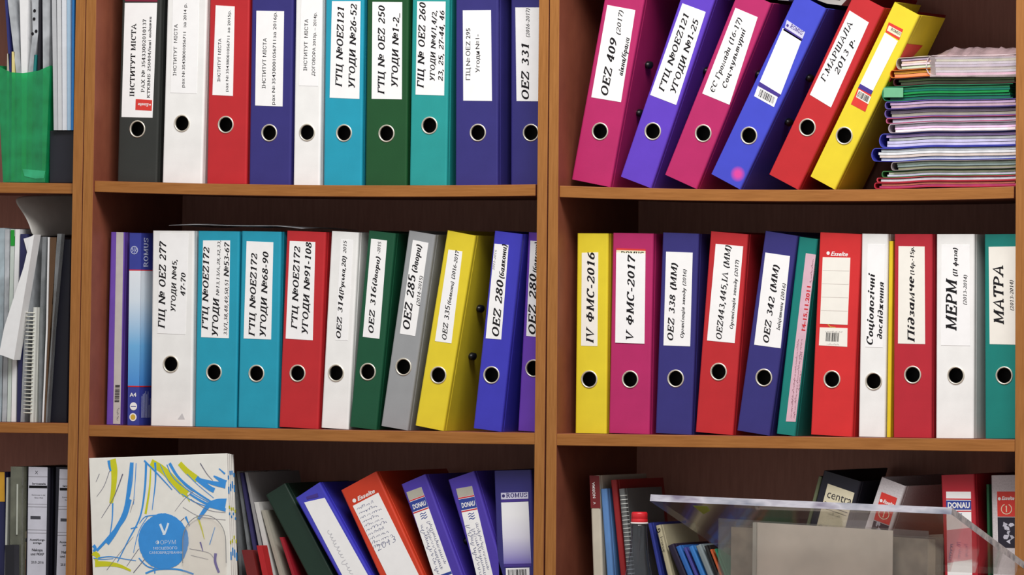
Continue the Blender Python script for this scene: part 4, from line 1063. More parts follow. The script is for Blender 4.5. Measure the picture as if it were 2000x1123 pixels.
# ---------------------------------------------------------------- bottom shelf, right: books, bottle, binders
GK = 'books at the left of the lower right shelf'
F = volume('beige book with a maroon head carrying white lettering', (196, 188, 172), (1151.5, 929), (1170.5, 929.5), 1158, 'R3', group=GK)
s = sticker(F, [(1154, 993), (1173, 993), (1170.5, 929.5), (1151.5, 929)], F.e, mat('maroon_print', (118, 34, 38), .5), 'title_band')
flat('title', place_text(F, 'NORMA', (1163.5, 973), (1161.5, 942), 5.5, 's', bold=.01) + ribbon([F.loc(1159, 981), F.loc(1163.5, 983), F.loc(1159.5, 985)], .0008, .0008), -.0006, s, WHITEINK)
volume('light blue book between the beige one and the red one', (92, 134, 190), (1172.5, 955), (1185, 955.5), 1185, 'R3', group=GK)
volume('dark red book left of the wire-bound notebook', (150, 36, 38), (1192, 938), (1204, 938.5), 1211, 'R3', group=GK, Y=.06)
def coil(F, x, z0, z1, n, rad, parent, m, y=0.0, wr=.0006, rx=1.0):
    v, f = [], []
    for i in range(n):
        zc = z0 + (z1 - z0) * (i + .5) / n
        S, T = 12, 5
        b = len(v)
        for s_ in range(S):
            a = s_ * math.tau / S
            for t_ in range(T):
                q = t_ * math.tau / T
                rr = rad + wr * math.cos(q)
                v.append((x + rx * rr * math.cos(a), y + rr * math.sin(a), zc + wr * math.sin(q)))
        for s_ in range(S):
            for t_ in range(T):
                f.append((b + s_ * T + t_, b + s_ * T + (t_ + 1) % T, b + ((s_ + 1) % S) * T + (t_ + 1) % T, b + ((s_ + 1) % S) * T + t_))
    return link('wire_binding', fix(mesh('m', v, f, None, True)), parent, m)
WIRE = mat('white_wire', (214, 216, 212), .3, .6, var=0)
F = volume('grey wire-bound notebook behind the bottle', (110, 112, 112), (1208, 955), (1219, 955.5), 1224, 'R3', 'notebook', 'notebook', .055, .16)
coil(F, F.w * .85, .01, F.H - .008, 42, .0058, F.e, WIRE, -.001)

GS = 'small books leaning left behind the bottle'
for lb, col, TL, TR, bx in [
    ('slim blue book leaning just right of the bottle neck', (48, 58, 140), (1265, 1022), (1273, 1021), 1286),
    ('cream-spined book with black letters, tallest of the small leaning books', (176, 168, 140), (1280, 1027), (1292, 1025), 1303),
    ('dark violet book right of the cream-spined one', (34, 26, 48), (1303, 1067), (1319, 1061), 1326),
    ('mid-blue book right of the dark violet one', (44, 96, 168), (1319, 1069), (1331, 1065), 1341.7),
    ('violet-blue slim book between two mid-blue ones', (66, 66, 140), (1334, 1071), (1341, 1069), 1355.8),
    ('bright blue book left of the grey one', (50, 112, 180), (1344, 1069), (1355, 1066), 1366.7),
    ('grey book among the small leaning books', (122, 132, 136), (1358, 1067), (1371, 1063), 1380.7),
    ('black slim book right of the grey one', (26, 24, 26), (1375, 1067), (1382, 1065), 1396.8),
    ('orange slim book between the black and the green one', (176, 82, 44), (1386, 1074), (1391, 1073), 1405),
    ('green slim book at the right end of the small books', (30, 110, 84), (1394.5, 1073), (1399, 1072), 1414)]:
    F = volume(lb, col, TL, TR, bx, 'R3', group=GS, D=.15, slim=.78)
    if 'cream' in lb:
        flat('title', place_text(F, 'G', (1290.5, 1040), (1289, 1032), 8, 's', bold=.02) + place_text(F, 9, (1299, 1078), (1292.5, 1046), 7, 'hand', seed=77), -.0002, F.e, INK)

# bottle
YB = .0
cxp = 1248
def prof(L): return [((r_ * MPP / math.cos(PSI) ** 0), y) for r_, y in L]
zc = lambda y: at(cxp, y, .06).z
O = Vector((at(cxp, 1100, .015).x, .015, SHELF['R3'](at(cxp, 1100).x) + .0005))
e = empty('drink_bottle', O); tag(e, 'clear plastic drink bottle with a red screw cap', 'bottle')
def lathe(name, L, parent, m, n=40):
    v, f = [], []
    for r_, z in L:
        for i in range(n): v.append((r_ * math.cos(i * math.tau / n), r_ * math.sin(i * math.tau / n), z))
    for k in range(len(L) - 1):
        for i in range(n): f.append((k * n + i, k * n + (i + 1) % n, (k + 1) * n + (i + 1) % n, (k + 1) * n + i))
    f.append(list(range(n))[::-1]); k = (len(L) - 1) * n; f.append([k + i for i in range(n)])
    me = mesh('m', v, f, None, True); o = link(name, fix(me), parent, m)
    return o
hz = lambda y: at(cxp, y, .015).z - O.z
q = MPP
lathe('body', [(28 * q, .002), (31 * q, .006), (33 * q, .02), (33.5 * q, .05), (31 * q, .075), (31 * q, .11), (33.5 * q, .125), (34 * q, .145), (32 * q, hz(1150)), (26.5 * q, hz(1122)), (21 * q, hz(1095)), (17.5 * q, hz(1070)), (15.6 * q, hz(1045)), (15.2 * q, hz(1030)), (15.4 * q, hz(1022))], e, clear('bottle_plastic', haze=.03, hcol=(170, 180, 190), tint=(214, 218, 226), gloss=.4, rough=.04))
lathe('neck_ring', [(16.8 * q, hz(1023)), (17.2 * q, hz(1022)), (17.2 * q, hz(1020.5)), (16.6 * q, hz(1020))], e, WHITEINK)
cap = []
for y, r_ in [(1020, 16.2), (1018, 16.4), (1014, 16.2), (1013, 15.6), (1012, 16.2), (1003, 15.8), (1001, 15.0), (999.8, 13)]: cap.append((r_ * q, hz(y)))
lathe('screw_cap', cap, e, mat('red_cap', (206, 34, 44), .35, .5, var=0))
lathe('label_sleeve', [(31.6 * q, .076), (31.7 * q, .078), (31.7 * q, .108), (31.6 * q, .109)], e, mat('bottle_label', (60, 80, 150), .4))

GL = 'binders at the right of the lower right shelf'
F = volume('pale green thin folder behind the black binder with the cream label', (104, 112, 84), (1599.5, 930), (1606.5, 931), 1549.5, 'R3', 'folder', 'file_folder', .05, .24)
def tall2(label, color, TL, TR, BLx, **k): return tallF(label, color, TL, TR, BLx, sh='R3', **k)
F = tall2('black binder leaning right with a cream typewritten label', 'ink', (1608, 922), (1680, 946), 1556, group=GL)
CREAM = mat('cream_paper', (222, 214, 186), .6)
o = sticker(F, [(1590, 1046), (1642, 1064), (1669, 962), (1617, 944)], F.e, CREAM)
mk = place_text(F, 'centra', (1614.5, 970.5), (1661.5, 986), 17, 's') 
for k in range(3): mk += ribbon([F.loc(1611 - k * 1.8, 979 + k * 6), F.loc(1657 - k * 1.8, 995 + k * 6)], .0012 if k < 2 else .0007, .0012 if k < 2 else .0007)
mk += place_text(F, 8, (1618, 1004), (1642, 1012), 5, 'hand', seed=90) + place_text(F, 12, (1598, 1027), (1640, 1040), 6, 'hand', seed=91)
flat('typewriting', mk, -.0006, o, mat('typed_ink', (52, 50, 54), .6, var=0))
def one_label(F, c, photo, ang):
    """red label with maker's name and a ringed figure one, dark picture under it; c = tl, tr, br, bl of the red part"""
    def P(u, v): return tuple((c[0][i] * (1 - u) + c[1][i] * u) * (1 - v) + (c[3][i] * (1 - u) + c[2][i] * u) * v for i in (0, 1))
    o = sticker(F, [P(0, 1), P(1, 1), P(1, 0), P(0, 0)], F.e, RST)
    flat('logo', place_text(F, 'Esselte', P(.24, .33), P(.93, .33), 7, 's', bold=.025, slant=.3) + [circle(F, *P(.12, .29), 3)], -.0006, o, WHITEINK)
    fig = place_text(F, '1', P(.42, .82), P(.56, .82), 12, 'b', wv=.26, wh=.12)
    u, v = F.loc(*P(.5, .70)); R1 = 9.5 * MPP
    fig += ribbon([(u + R1 * math.cos(math.radians(a)) * 1.1, v + R1 * math.sin(math.radians(a))) for a in range(-250, 80, 15)], .0012, .0012)
    flat('figure_one', fig, -.0006, o, mat('cream_print', (232, 226, 196), .5))
    o2 = sticker(F, [P(0, 1 + photo), P(1, 1 + photo), P(1, 1.03), P(0, 1.03)], F.e, mat('dark_picture_print', (40, 38, 52), .4), 'picture_label')
    rr = random.Random(int(c[0][0])); bl = []
    for k in range(9):
        a, b = rr.uniform(.12, .8), 1.08 + rr.uniform(0, photo - .2)
        bl.append([F.loc(*P(a + rr.uniform(-.1, .12) + .1 * math.cos(t), b + .1 * math.sin(t))) for t in [i * math.tau / 6 for i in range(6)]])
    flat('picture_blotches', bl, -.0006, o2, mat('pale_picture_print', (190, 190, 204), .4, var=.3))
    return o
F = tall2('white binder leaning right with a red label and ringed figure', 'white', (1720, 934.6), (1768, 953.5), 1657, group=GL, cmat=mat('greyish_white_cover', (206, 200, 204), .5, var=.12, vscale=400))
one_label(F, [(1722, 959), (1752.5, 971), (1737, 1024), (1707, 1013)], 1.0, 18)
F = tall2('red binder standing upright with a blue name band and pink handwritten label', 'dkred', (1838, 932), (1903, 933), 1845, group=GL)
o = sticker(F, [(1852, 1180), (1900, 1180), (1896.5, 956), (1848, 955.8)], F.e, PAPER)
s = sticker(F, [(1848.4, 991), (1897, 991), (1896.8, 973.5), (1848.2, 973)], o, DON, 'name_band', -.0004, .0002)
flat('logo', place_text(F, 'DONAU', (1851.5, 987.5), (1894.5, 987.5), 11, 's', bold=.035), -.0008, s, WHITEINK)
flat('rules', [quad(F, [(1848, 971.3), (1896.8, 971.8), (1896.8, 969.6), (1848, 969)]), quad(F, [(1848.4, 995), (1897, 995), (1897, 993), (1848.4, 993)])], -.0006, o, REDINK)
flat('logo_waves', [q for k in range(3) for q in ribbon([F.loc(1870, 999 + k * 2.2), F.loc(1873, 998 + k * 2.2), F.loc(1876, 999 + k * 2.2), F.loc(1879, 998 + k * 2.2)], .0008, .0008)], -.0006, o, DON)
s = sticker(F, [(1851, 1095), (1898.5, 1088), (1897.5, 1026), (1849.5, 1031)], o, mat('pink_note', (222, 150, 160), .6), 'pink_note', -.0004, .0002)
flat('handwriting', place_text(F, 6, (1858, 1090), (1862, 1054), 9, 'hand', seed=101) + place_text(F, 6, (1876, 1086), (1878, 1052), 9, 'hand', seed=102) + place_text(F, 5, (1890, 1084), (1891, 1056), 8, 'hand', seed=103), -.0008, s, PENINK)
volume('thin dark green folder between the red binder and the last white one', (26, 84, 52), (1926, 946), (1931.5, 946.5), 1929, 'R3', 'folder', 'file_folder', .06, .24)
F = tall2('white binder with a red label and ringed figure, half hidden by the right-hand upright', 'white', (1935.5, 934), (1996, 935), 1939, group=GL, Y=.06, D=.27, cmat=MC['greyish_white_cover'])
one_label(F, [(1947.5, 957), (1984, 957), (1984, 1006), (1948.5, 1005.6)], 1.25, 0)

# ---------------------------------------------------------------- acrylic stand on a desk in front of the bookcases
def atp(px, py, P0, n):
    d = _f * FPX + RT * (px - 1000.0) + UP * (561.5 - py)
    return CAM + d * ((P0 - CAM).dot(n) / d.dot(n))
A, B_ = at(1270, 972, -.40), at(1859, 998, -.40)
Dd = at(1405, 1064, -.40 + .29)
ax = (B_ - A).normalized(); bx = (Dd - A); nrm = ax.cross(bx).normalized()
if nrm.z < 0: nrm = -nrm
T_ = .0105
Cc = B_ + bx * 1.3; Dq = A + bx * 1.3
up = nrm * T_ * .5
zdesk = at(1600, 1215, -.3).z
O = Vector((at(1600, 1100, -.33).x, -.33, zdesk + .0005))
e = empty('acrylic_stand', O); tag(e, 'clear acrylic stand with a sloping lid and grey sheets inside, in front of the shelves', 'display stand')
CLR = clear('acrylic', haze=.03, hcol=(200, 205, 200), gloss=.25, tint=(246, 244, 242))
def acr_edge():
    m = bpy.data.materials.new('acrylic_edge_reflections'); m.use_nodes = True; nt = m.node_tree; b = nt.nodes['Principled BSDF']
    tc = nt.nodes.new('ShaderNodeTexCoord'); mp = nt.nodes.new('ShaderNodeMapping'); mp.inputs['Scale'].default_value = (14, 40, 40)
    n = nt.nodes.new('ShaderNodeTexNoise'); n.inputs['Scale'].default_value = 1.0; n.inputs['Detail'].default_value = 3
    nt.links.new(tc.outputs['Object'], mp.inputs[0]); nt.links.new(mp.outputs[0], n.inputs['Vector'])
    cr = nt.nodes.new('ShaderNodeValToRGB')  # reflected colours of the cut edge painted in as noise
    for i, (p, c) in enumerate([(.3, (74, 82, 112)), (.42, (150, 152, 164)), (.55, (190, 188, 198)), (.72, (124, 116, 136))]):
        el = cr.color_ramp.elements[i] if i < 2 else cr.color_ramp.elements.new(p)
        el.position = p; el.color = rgb(c)
    nt.links.new(n.outputs['Fac'], cr.inputs['Fac']); nt.links.new(cr.outputs['Color'], b.inputs['Base Color'])
    b.inputs['Roughness'].default_value = .12; b.inputs['Specular IOR Level'].default_value = .6
    return m
AE = acr_edge()
me = hexa([tuple(p - O) for p in (A - up, B_ - up, B_ + up, A + up, Dq - up, Cc - up, Cc + up, Dq + up)])
for i, p in enumerate(me.polygons): p.material_index = 1 if abs(p.normal.dot(nrm)) < .7 and p.normal.dot(bx) < .5 * bx.length and p.normal.dot(ax) > -.5 else 0
lid = link('sloping_lid', me, e, [CLR, AE])
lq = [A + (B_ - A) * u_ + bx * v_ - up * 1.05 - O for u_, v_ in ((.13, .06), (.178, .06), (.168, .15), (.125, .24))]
link('lime_refraction', mesh('m', [tuple(p) for p in lq], [(0, 1, 2, 3)]), lid, mat('lime_refraction', (120, 176, 24), .4))  # refracted lime image of a thing behind, painted as a flat patch
xl, xr = at(1402, 1100, -.37).x - O.x, at(1812, 1100, -.37).x - O.x
ztl, ztr = at(1402, 1012, -.37).z - O.z, at(1812, 1037, -.37).z - O.z
def wall(x0, x1, y0, y1, zl, zr): return hexa([(x0, y0, 0), (x1, y0, 0), (x1, y0, zr), (x0, y0, zl), (x0, y1, 0), (x1, y1, 0), (x1, y1, zr), (x0, y1, zl)])
yf, yb = -.04, .03
sl = lambda x: ztl + (ztr - ztl) * (x - xl) / (xr - xl)
bxm = join([wall(xl, xr, yf, yf + .003, ztl, ztr), wall(xl, xr, yb - .003, yb, ztl - .012, ztr - .012), wall(xl, xl + .003, yf + .003, yb - .003, ztl - .006, ztl - .006), wall(xr - .003, xr, yf + .003, yb - .003, ztr - .006, ztr - .006)])
link('clear_box', bxm, e, CLR)
S1 = clear('smoky_sheet', haze=.62, hcol=(156, 146, 132), gloss=.2, tint=(196, 188, 180))
S2 = mat('grey_sheet', (204, 200, 192), .3, .5, var=.14, vscale=14)
link('smoky_sheet', wall(xl + .004, xr - .004, .004, .006, sl(xl) - .014, sl(xr) - .014), e, S1)
xa, xb = at(1479, 1100, -.34).x - O.x, at(1744, 1100, -.34).x - O.x
link('grey_sheet', wall(xa, xb, -.012, -.010, sl(xa) - .004, sl(xb) - .004), e, S2)
xa2 = at(1470, 1100, -.345).x - O.x
link('sheet_edge_strip', wall(xa2, xa, -.016, -.008, sl(xa) - .004, sl(xa) - .004), e, mat('pale_acrylic_strip', (168, 170, 164), .25))
# its desk, just below the photo
xd0, xd1 = at(1150, 1215, -.4).x, at(2250, 1215, -.4).x
e = empty('desk', (xd0, -.4, 0)); tag(e, 'brown desk under the clear acrylic stand', 'desk')
link('desk_top', box(0, xd1 - xd0, -.2, .3, zdesk - .025, zdesk), e, PANEL)
for x in (.03, xd1 - xd0 - .08):
    for y in (-.17, .22): link('leg', box(x, x + .05, y, y + .05, 0, zdesk - .025), e, PANEL)

# ---------------------------------------------------------------- left bookcase: upper shelf
GREENF = clear('green_plastic', haze=.26, hcol=(40, 206, 138), gloss=.3, tint=(84, 222, 160))
Yh = .02
hp = [(6, 352), (88, 353), (98, 128), (75, 138), (45, 143), (20, 141), (-6, 128)]
P = [at(x, y, Yh) for x, y in hp]
zb = SHELF['L1'](P[0].x) + .0005
O = Vector((P[0].x, Yh, zb)); e = empty('magazine_holder', O); tag(e, 'translucent green plastic holder full of papers', 'file holder')
fr = [(p.x - O.x, p.z - O.z) for p in P]; fr[0] = (fr[0][0], 0); fr[1] = (fr[1][0], 0)
dh = .1
link('front_wall', prism_y(fr, 0, .0016), e, GREENF)
link('rear_wall', prism_y(fr, dh, dh + .0016), e, GREENF)
x0, x1, xt0, xt1, zt0, zt1 = fr[0][0], fr[1][0], fr[6][0], fr[2][0], fr[6][1], fr[2][1]
link('side_wall', hexa([(x1 - .0016, .0016, 0), (x1, .0016, 0), (xt1, .0016, zt1), (xt1 - .0016, .0016, zt1), (x1 - .0016, dh, 0), (x1, dh, 0), (xt1, dh, zt1), (xt1 - .0016, dh, zt1)]), e, GREENF)
link('side_wall', hexa([(x0, .0016, 0), (x0 + .0016, .0016, 0), (xt0 + .0016, .0016, zt0), (xt0, .0016, zt0), (x0, dh, 0), (x0 + .0016, dh, 0), (xt0 + .0016, dh, zt0), (xt0, dh, zt0)]), e, GREENF)
link('floor_plate', box(x0 + .0016, x1 - .0016, .0016, dh, 0, .0016), e, GREENF)
u = lambda px, py: ((at(px, py, Yh).x - O.x), (at(px, py, Yh).z - O.z))
flat('bright_edge', [[u(44, 330), u(89, 334), u(86, 348), u(70, 349), u(48, 344)]], -.0006, e, clear('green_plastic_thick', haze=.5, hcol=(60, 210, 150), gloss=.4, tint=(80, 200, 140)))
GH = 'papers standing in the green holder'
def inh(y0): return y0
for nm, lb, pts, wp, wt, Y, m_ in [
    ('punched_pocket', 'ribbed clear pocket at the left of the green holder', [(33, 349), (32, 140), (14, -14)], 7, 14, .03, FILM2),
    ('paper_sheaf', 'broad white paper standing in the green holder', [(42, 349), (42, 140), (40, 60), (38, -14)], 8, 18, .03, SHEET),
    ('punched_pocket', 'crumpled clear pocket with black punch holes', [(54, 349), (55, 138), (64, 60), (62, -14)], 8, 13, .03, FILM2),
    ('file_folder', 'teal card folder just rising above the green holder', [(63, 349), (64, 145), (67, 102)], 6, 5, .03, mat('teal_card', (30, 120, 120), .5)),
    ('punched_pocket', 'clear pocket at the right of the green holder', [(82, 349), (84, 135), (83, -14)], 8, 16, .03, FILM2),
    ('file_folder', 'cream card just rising above the green holder', [(22, 349), (23, 140), (23, 96)], 6, 6, .03, mat('cream_card', (222, 206, 140), .6)),
    ('file_folder', 'pale grey card left of the cream card in the green holder', [(12, 349), (13.5, 140), (14, 100)], 5, 5, .03, mat('pale_grey_card', (180, 172, 158), .6)),
    ('file_folder', 'dark blue folder behind the ribbed pocket', [(17, 349), (18.5, 140), (9, -14)], 3, 5, .03, mat('dark_blue_card', (44, 48, 110), .5)),
    ('file_folder', 'black folder behind the clear pockets', [(71, 349), (73, 140), (77, -14)], 7, 4, .03, mat('black_card', (30, 30, 38), .5))]:  # last entry: shade of an open gap, built as a dark sheet
    o = leaf(nm, lb, 'folder' if 'folder' in nm else ('papers' if 'sheaf' in nm else 'plastic pocket'), pts, wp, Y, .05, m_, None, GH, wt)
    o.location.z = zb + .0022
    if 'punch' in lb:
        hl = [[(at(x, y, Y).x - o.location.x + 3.2 * MPP * math.cos(t), at(x, y, Y).z - o.location.z + 3.4 * MPP * math.sin(t)) for t in [i * math.tau / 12 for i in range(12)]] for x, y in ((68, 21), (67, 37), (71, 61), (64, 66))]
        flat('punch_holes', hl, -.0008, o, INK)
# black box with film pockets standing on it
Pb = [at(90, 353, .03), at(140, 354, .03), at(141.5, 256, .03), at(93, 255, .03)]
zb = SHELF['L1'](Pb[0].x) + .0005
o = link('storage_box', box(0, Pb[1].x - Pb[0].x, 0, .22, 0, Pb[3].z - zb), None, mat('black_box_card', (36, 36, 46), .5)); o.location = (Pb[0].x + .006, .03, zb); bev(o, .001)
tag(o, 'black box under the stack of clear pockets', 'box')
ztop = Pb[3].z + .0005
for k, (nm, lb, xb, xt, wp, m_) in enumerate([
    ('plastic_pocket', 'grey clear pocket on the black box, nearest the green holder', 105, 101, 8, mat('pale_grey_film', (186, 188, 192), .3)),
    ('plastic_pocket', 'ribbed pale pocket, second on the black box', 113.5, 111, 8, mat('milky_film_pack', (206, 208, 212), .3)),
    ('plastic_pocket', 'white film pocket in the middle of those on the black box', 122, 121, 9, mat('white_film_pack', (226, 230, 238), .3)),
    ('plastic_pocket', 'pale blue pocket left of the bright blue one', 131.5, 131, 7, mat('pale_blue_film', (176, 208, 234), .3)),
    ('plastic_pocket', 'bright blue pocket against the wooden upright', 139, 141.5, 4.5, mat('bright_blue_film', (52, 140, 220), .3))]):
    o = leaf(nm, lb, 'plastic pocket', [(xb, 255), (xt, 0 - 30)], wp, 0.022, .2, m_, None, 'pockets standing on the black box')
    o.location.z = ztop

# ---------------------------------------------------------------- left bookcase: middle shelf
GM = 'sleeves and papers on the middle shelf of the left bookcase'
for nm, lb, pts, wp, wt, Y, m_ in [
    ('plastic_sleeve', 'pale blue sleeve at the left edge of the photo, middle shelf', [(-8, 824), (-4, 640), (-2, 446)], 10, 12, .04, clear('blue_film', haze=.6, hcol=(190, 208, 218))),
    ('plastic_sleeve', 'grey sleeve second from the photo edge, middle shelf', [(4, 824), (8, 640), (10, 448)], 9, 9, .04, FILM2),
    ('file_folder', 'pale folder with a bright green tab', [(14, 824), (17, 640), (21, 448)], 7, 8, .04, mat('pale_green_card', (196, 206, 200), .5)),
    ('paper_sheaf', 'tall white sheaf left of the navy folder', [(22, 824), (25, 640), (30, 448)], 9, 9, .04, SHEET),
    ('file_folder', 'navy folder behind the rolled white sheet', [(33, 824), (36, 640), (40, 457)], 7, 14, .04, mat('deep_navy_card', (38, 40, 84), .5)),
    ('plastic_sleeve', 'clear sleeve leaning under the rolled sheet', [(40, 824), (46, 680), (58, 462)], 8, 9, .04, FILM2),
    ('plastic_sleeve', 'clear sleeve left of the brown card', [(75, 824), (77, 640), (83, 462)], 5, 8, .04, FILMG),
    ('paper_sheaf', 'bright white strip of paper beside the brown card', [(82, 824), (90, 640), (93.5, 463)], 3.2, 3.2, .04, SHEET),
    ('file_folder', 'brown card right of the white strip', [(86, 824), (94, 640), (98, 463)], 2.5, 13, .04, mat('brown_card', (92, 66, 44), .6)),
    ('plastic_sleeve', 'smoky clear sleeve curving beside the brown card', [(89, 824), (98, 640), (112, 456)], 3, 9, .04, FILMG)]:
    o = leaf(nm, lb, 'folder' if 'folder' in nm else ('papers' if 'sheaf' in nm else 'plastic sleeve'), pts, wp, Y, .012 if ('brown' in lb or 'strip' in lb) else .2, m_, 'L2', GM, wt)
    if 'green tab' in lb:
        p = at(21, 480, Y)
        link('index_tab', box(0, .0066, -.0008, .004, 0, .026), o, mat('green_tab', (30, 150, 50), .5)).location = (p.x - o.location.x, 0, p.z - o.location.z)
slab('rolled_paper', 'rolled white sheet wedged slantwise among the sleeves', 'paper', [(-2, 692), (12, 697), (27, 703), (37, 640), (46, 585), (57, 520), (67, 458), (60, 462), (46, 522), (24, 590), (8, 640)], .012, .024, SHEET)
slab('paper_corner', 'white paper corner poking out above the rolled sheet', 'paper', [(54, 497), (46, 466), (62, 462), (64, 470)], .037, .012, SHEET)
F = volume('wire-bound notebook with a white cover on the middle shelf of the left bookcase', (206, 208, 202), (64.5, 600), (71, 601), 58, 'L2', 'notebook', 'notebook', .03, .16, y1=815)
coil(F, -.004, .012, F.H - .006, 27, .006, F.e, mat('cream_wire', (222, 222, 210), .3, .6, var=0), .001, .0008, 1.3)
# grey sheet curling over the sleeves
E0 = [((62, 463), (60, 447), (46, 416), (20, 386)), ((86, 463), (88, 440), (82, 410), (64, 383)), ((120, 461), (124, 438), (120, 408), (110, 382)), ((180, 458), (186, 440), (186, 410), (182, 382))]
Yq = [.04, .075, .12, .18]
v, f = [], []
G0 = at(62, 463, .03)
for row, y in zip(E0, Yq):
    for (px, py) in row:
        p = at(px, py, y); v.append(tuple(p - G0))
for i in range(3):
    for j in range(3): f.append((4 * i + j, 4 * i + 1 + j, 4 * i + 5 + j, 4 * i + 4 + j))
o = link('curled_sheet', mesh('m', v, f, None, True), None, mat('grey_sheet_paper', (196, 193, 188), .6)); o.location = G0 + Vector((0, 0, .001))
md = o.modifiers.new('s', 'SUBSURF'); md.levels = 2; md.render_levels = 3
md = o.modifiers.new('t', 'SOLIDIFY'); md.thickness = .0006
tag(o, 'grey sheet curling out above the sleeves', 'paper')
binder('blank dark navy binder against the upright on the middle shelf of the left bookcase', 'ink', (93, 822), (131, 823), (101, 470), None, 'L2', .055, H=.3, D=.27, cat='binder')

# ---------------------------------------------------------------- left bookcase: bottom shelf
GN = 'binders with printed white labels at the lower left'
F = volume('yellow and navy book at the left edge of the photo', (40, 42, 84), (-14, 922), (9, 922.5), -13, 'L3')
sticker(F, [(-14, 980), (9.5, 980), (9, 922.5), (-14, 922)], F.e, mat('amber_print', (214, 160, 46), .5), 'title_band')
leaf('paper_sheaf', 'white booklet edge beside the yellow and navy book', 'papers', [tolift((9, 1123), (12.5, 933), 'L3', .04), (12.5, 933)], 4, .04, .2, mat('booklet_white', (196, 198, 192), .6), 'L3')
# clear document case with small things in it
Yc = .03
P = [at(x, y, Yc) for x, y in ((17, 1290), (39, 1291), (54, 910), (17, 911))]
zb = SHELF['L3'](P[0].x) + .0012
O = Vector((P[0].x, Yc, zb)); e = empty('document_case', O); tag(e, 'smoky clear plastic case left of the black binders', 'document case')
hc, wc = P[3].z - zb, P[1].x - P[0].x
SM = clear('smoky_case', haze=.5, hcol=(132, 134, 118), gloss=.3, tint=(190, 192, 180))
link('front_wall', box(0, wc, 0, .0014, 0, hc), e, SM)
link('side_wall', box(wc - .0014, wc, .0014, .2, 0, hc), e, SM)
link('side_wall', box(0, .0014, .0014, .2, 0, hc), e, SM)
link('bright_edge', box(wc * .58, wc * .68, -.0016, 0, hc * .65, hc * .91), e, mat('pale_highlight', (190, 194, 184), .25))  # bright highlight along the case, painted as a pale strip
link('floor_plate', box(.0014, wc - .0014, .0014, .2, 0, .0014), e, SM)
p = at(31, 1112, .035); q_ = at(47, 1034, .035)
o = empty('marker', Vector((p.x, .04, zb + .0025))); tag(o, 'reddish brown marker pen standing in the smoky case', 'marker')
hm = q_.z - zb - .003
lathe('barrel', [(.0055, 0), (.006, .004), (.006, hm - .05), (.0058, hm - .05)], o, mat('brick_red_plastic', (150, 74, 54), .4)).location = (.008, .012, 0)
lathe('cap', [(.0064, hm - .05), (.0066, hm - .048), (.0066, hm - .004), (.004, hm)], o, mat('olive_plastic', (120, 108, 84), .4)).location = (.008, .012, 0)
lathe('band', [(.0068, hm - .02), (.007, hm - .019), (.007, hm - .015), (.0068, hm - .014)], o, BLACKP).location = (.008, .012, 0)
o = slab('stapler_box', 'small black box at the foot of the smoky case', 'box', [(9.5, 1290), (28, 1290), (28, 1062), (10, 1062)], .008, .018, mat('black_card', (30, 30, 38), .5), sh='L3')
def service(F, X, xl, xr, s, yo):
    """white label of the two black binders: ruled fields, small bold titles; xl(y), xr(y) its edges in pixels"""
    o = sticker(F, [(xl(1240), 1240), (xr(1240), 1240), (xr(921 + yo), 922 + yo), (xl(921 + yo), 921 + yo)], F.e, mat('cool_label_paper', (214, 214, 228), .55))
    def Lx(y, a=0., b=1.): return (xl(y) + (xr(y) - xl(y)) * a, y), (xl(y) + (xr(y) - xl(y)) * b, y + .5)
    pl = []
    for y in (940, 993.5, 999, 1044, 1050):
        a, b = Lx(y + yo, 0, 1); flat('ruled_line', ribbon([F.loc(*a), F.loc(*b)], .0006, .0006), -.0006, o, GREYINK)
    
    a, b = Lx(960 + yo, .04, 1); flat('black_bar', ribbon([F.loc(*a), F.loc(*b)], .0042, .0042), -.0006, o, INK)
    t = []
    def T(s_, y, a_, b_, cap, bold): 
        a, b = Lx(y + yo, a_, b_); return place_text(F, s_, a, b, cap, 's', bold=bold)
    t += T('Servicestelle', 955.5, .2, .92, 4, .02) + T('Kommunen in der', 977, .2, .92, 2.8, 0) + T('Einen Welt', 982.5, .35, .8, 2.8, 0)
    t += T('Auszahlungs-', 1065, .12, .95, 4.2, .02) + T('anträge', 1071, .3, .75, 4, .02) + T('Nakopa', 1085.5, .25, .82, 5.5, .02) + T('und FKKP', 1093.5, .18, .9, 5.2, .02) + T('20.01.2016', 1109.5, .22, .88, 5, .01)
    if X: t += T('X', 935, .34, .5, 7, -.005)
    flat('lettering', t, -.0006, o, INK)
    a, b = Lx(1020 + yo, .14, .68); flat('logo_bar', ribbon([F.loc(*a), F.loc(*b)], .005, .005), -.0006, o, mat('dark_grey_print', (70, 70, 80), .5, var=0))
F = tallF('black binder marked with a handwritten X on its printed label', 'ink', (53, 909), (98, 910), 49, sh='L3', group=GN)
service(F, True, lambda y: 56 - .0148 * (y - 921), lambda y: 93 - .0174 * (y - 921), 1, 0)
F = tallF('black binder half hidden behind the wooden upright, printed white label', 'ink', (108, 909), (148, 910), 104, sh='L3', group=GN, Y=.05)
service(F, False, lambda y: 116.5 - .03 * (y - 925), lambda y: 152 - .03 * (y - 925), 1, 4)

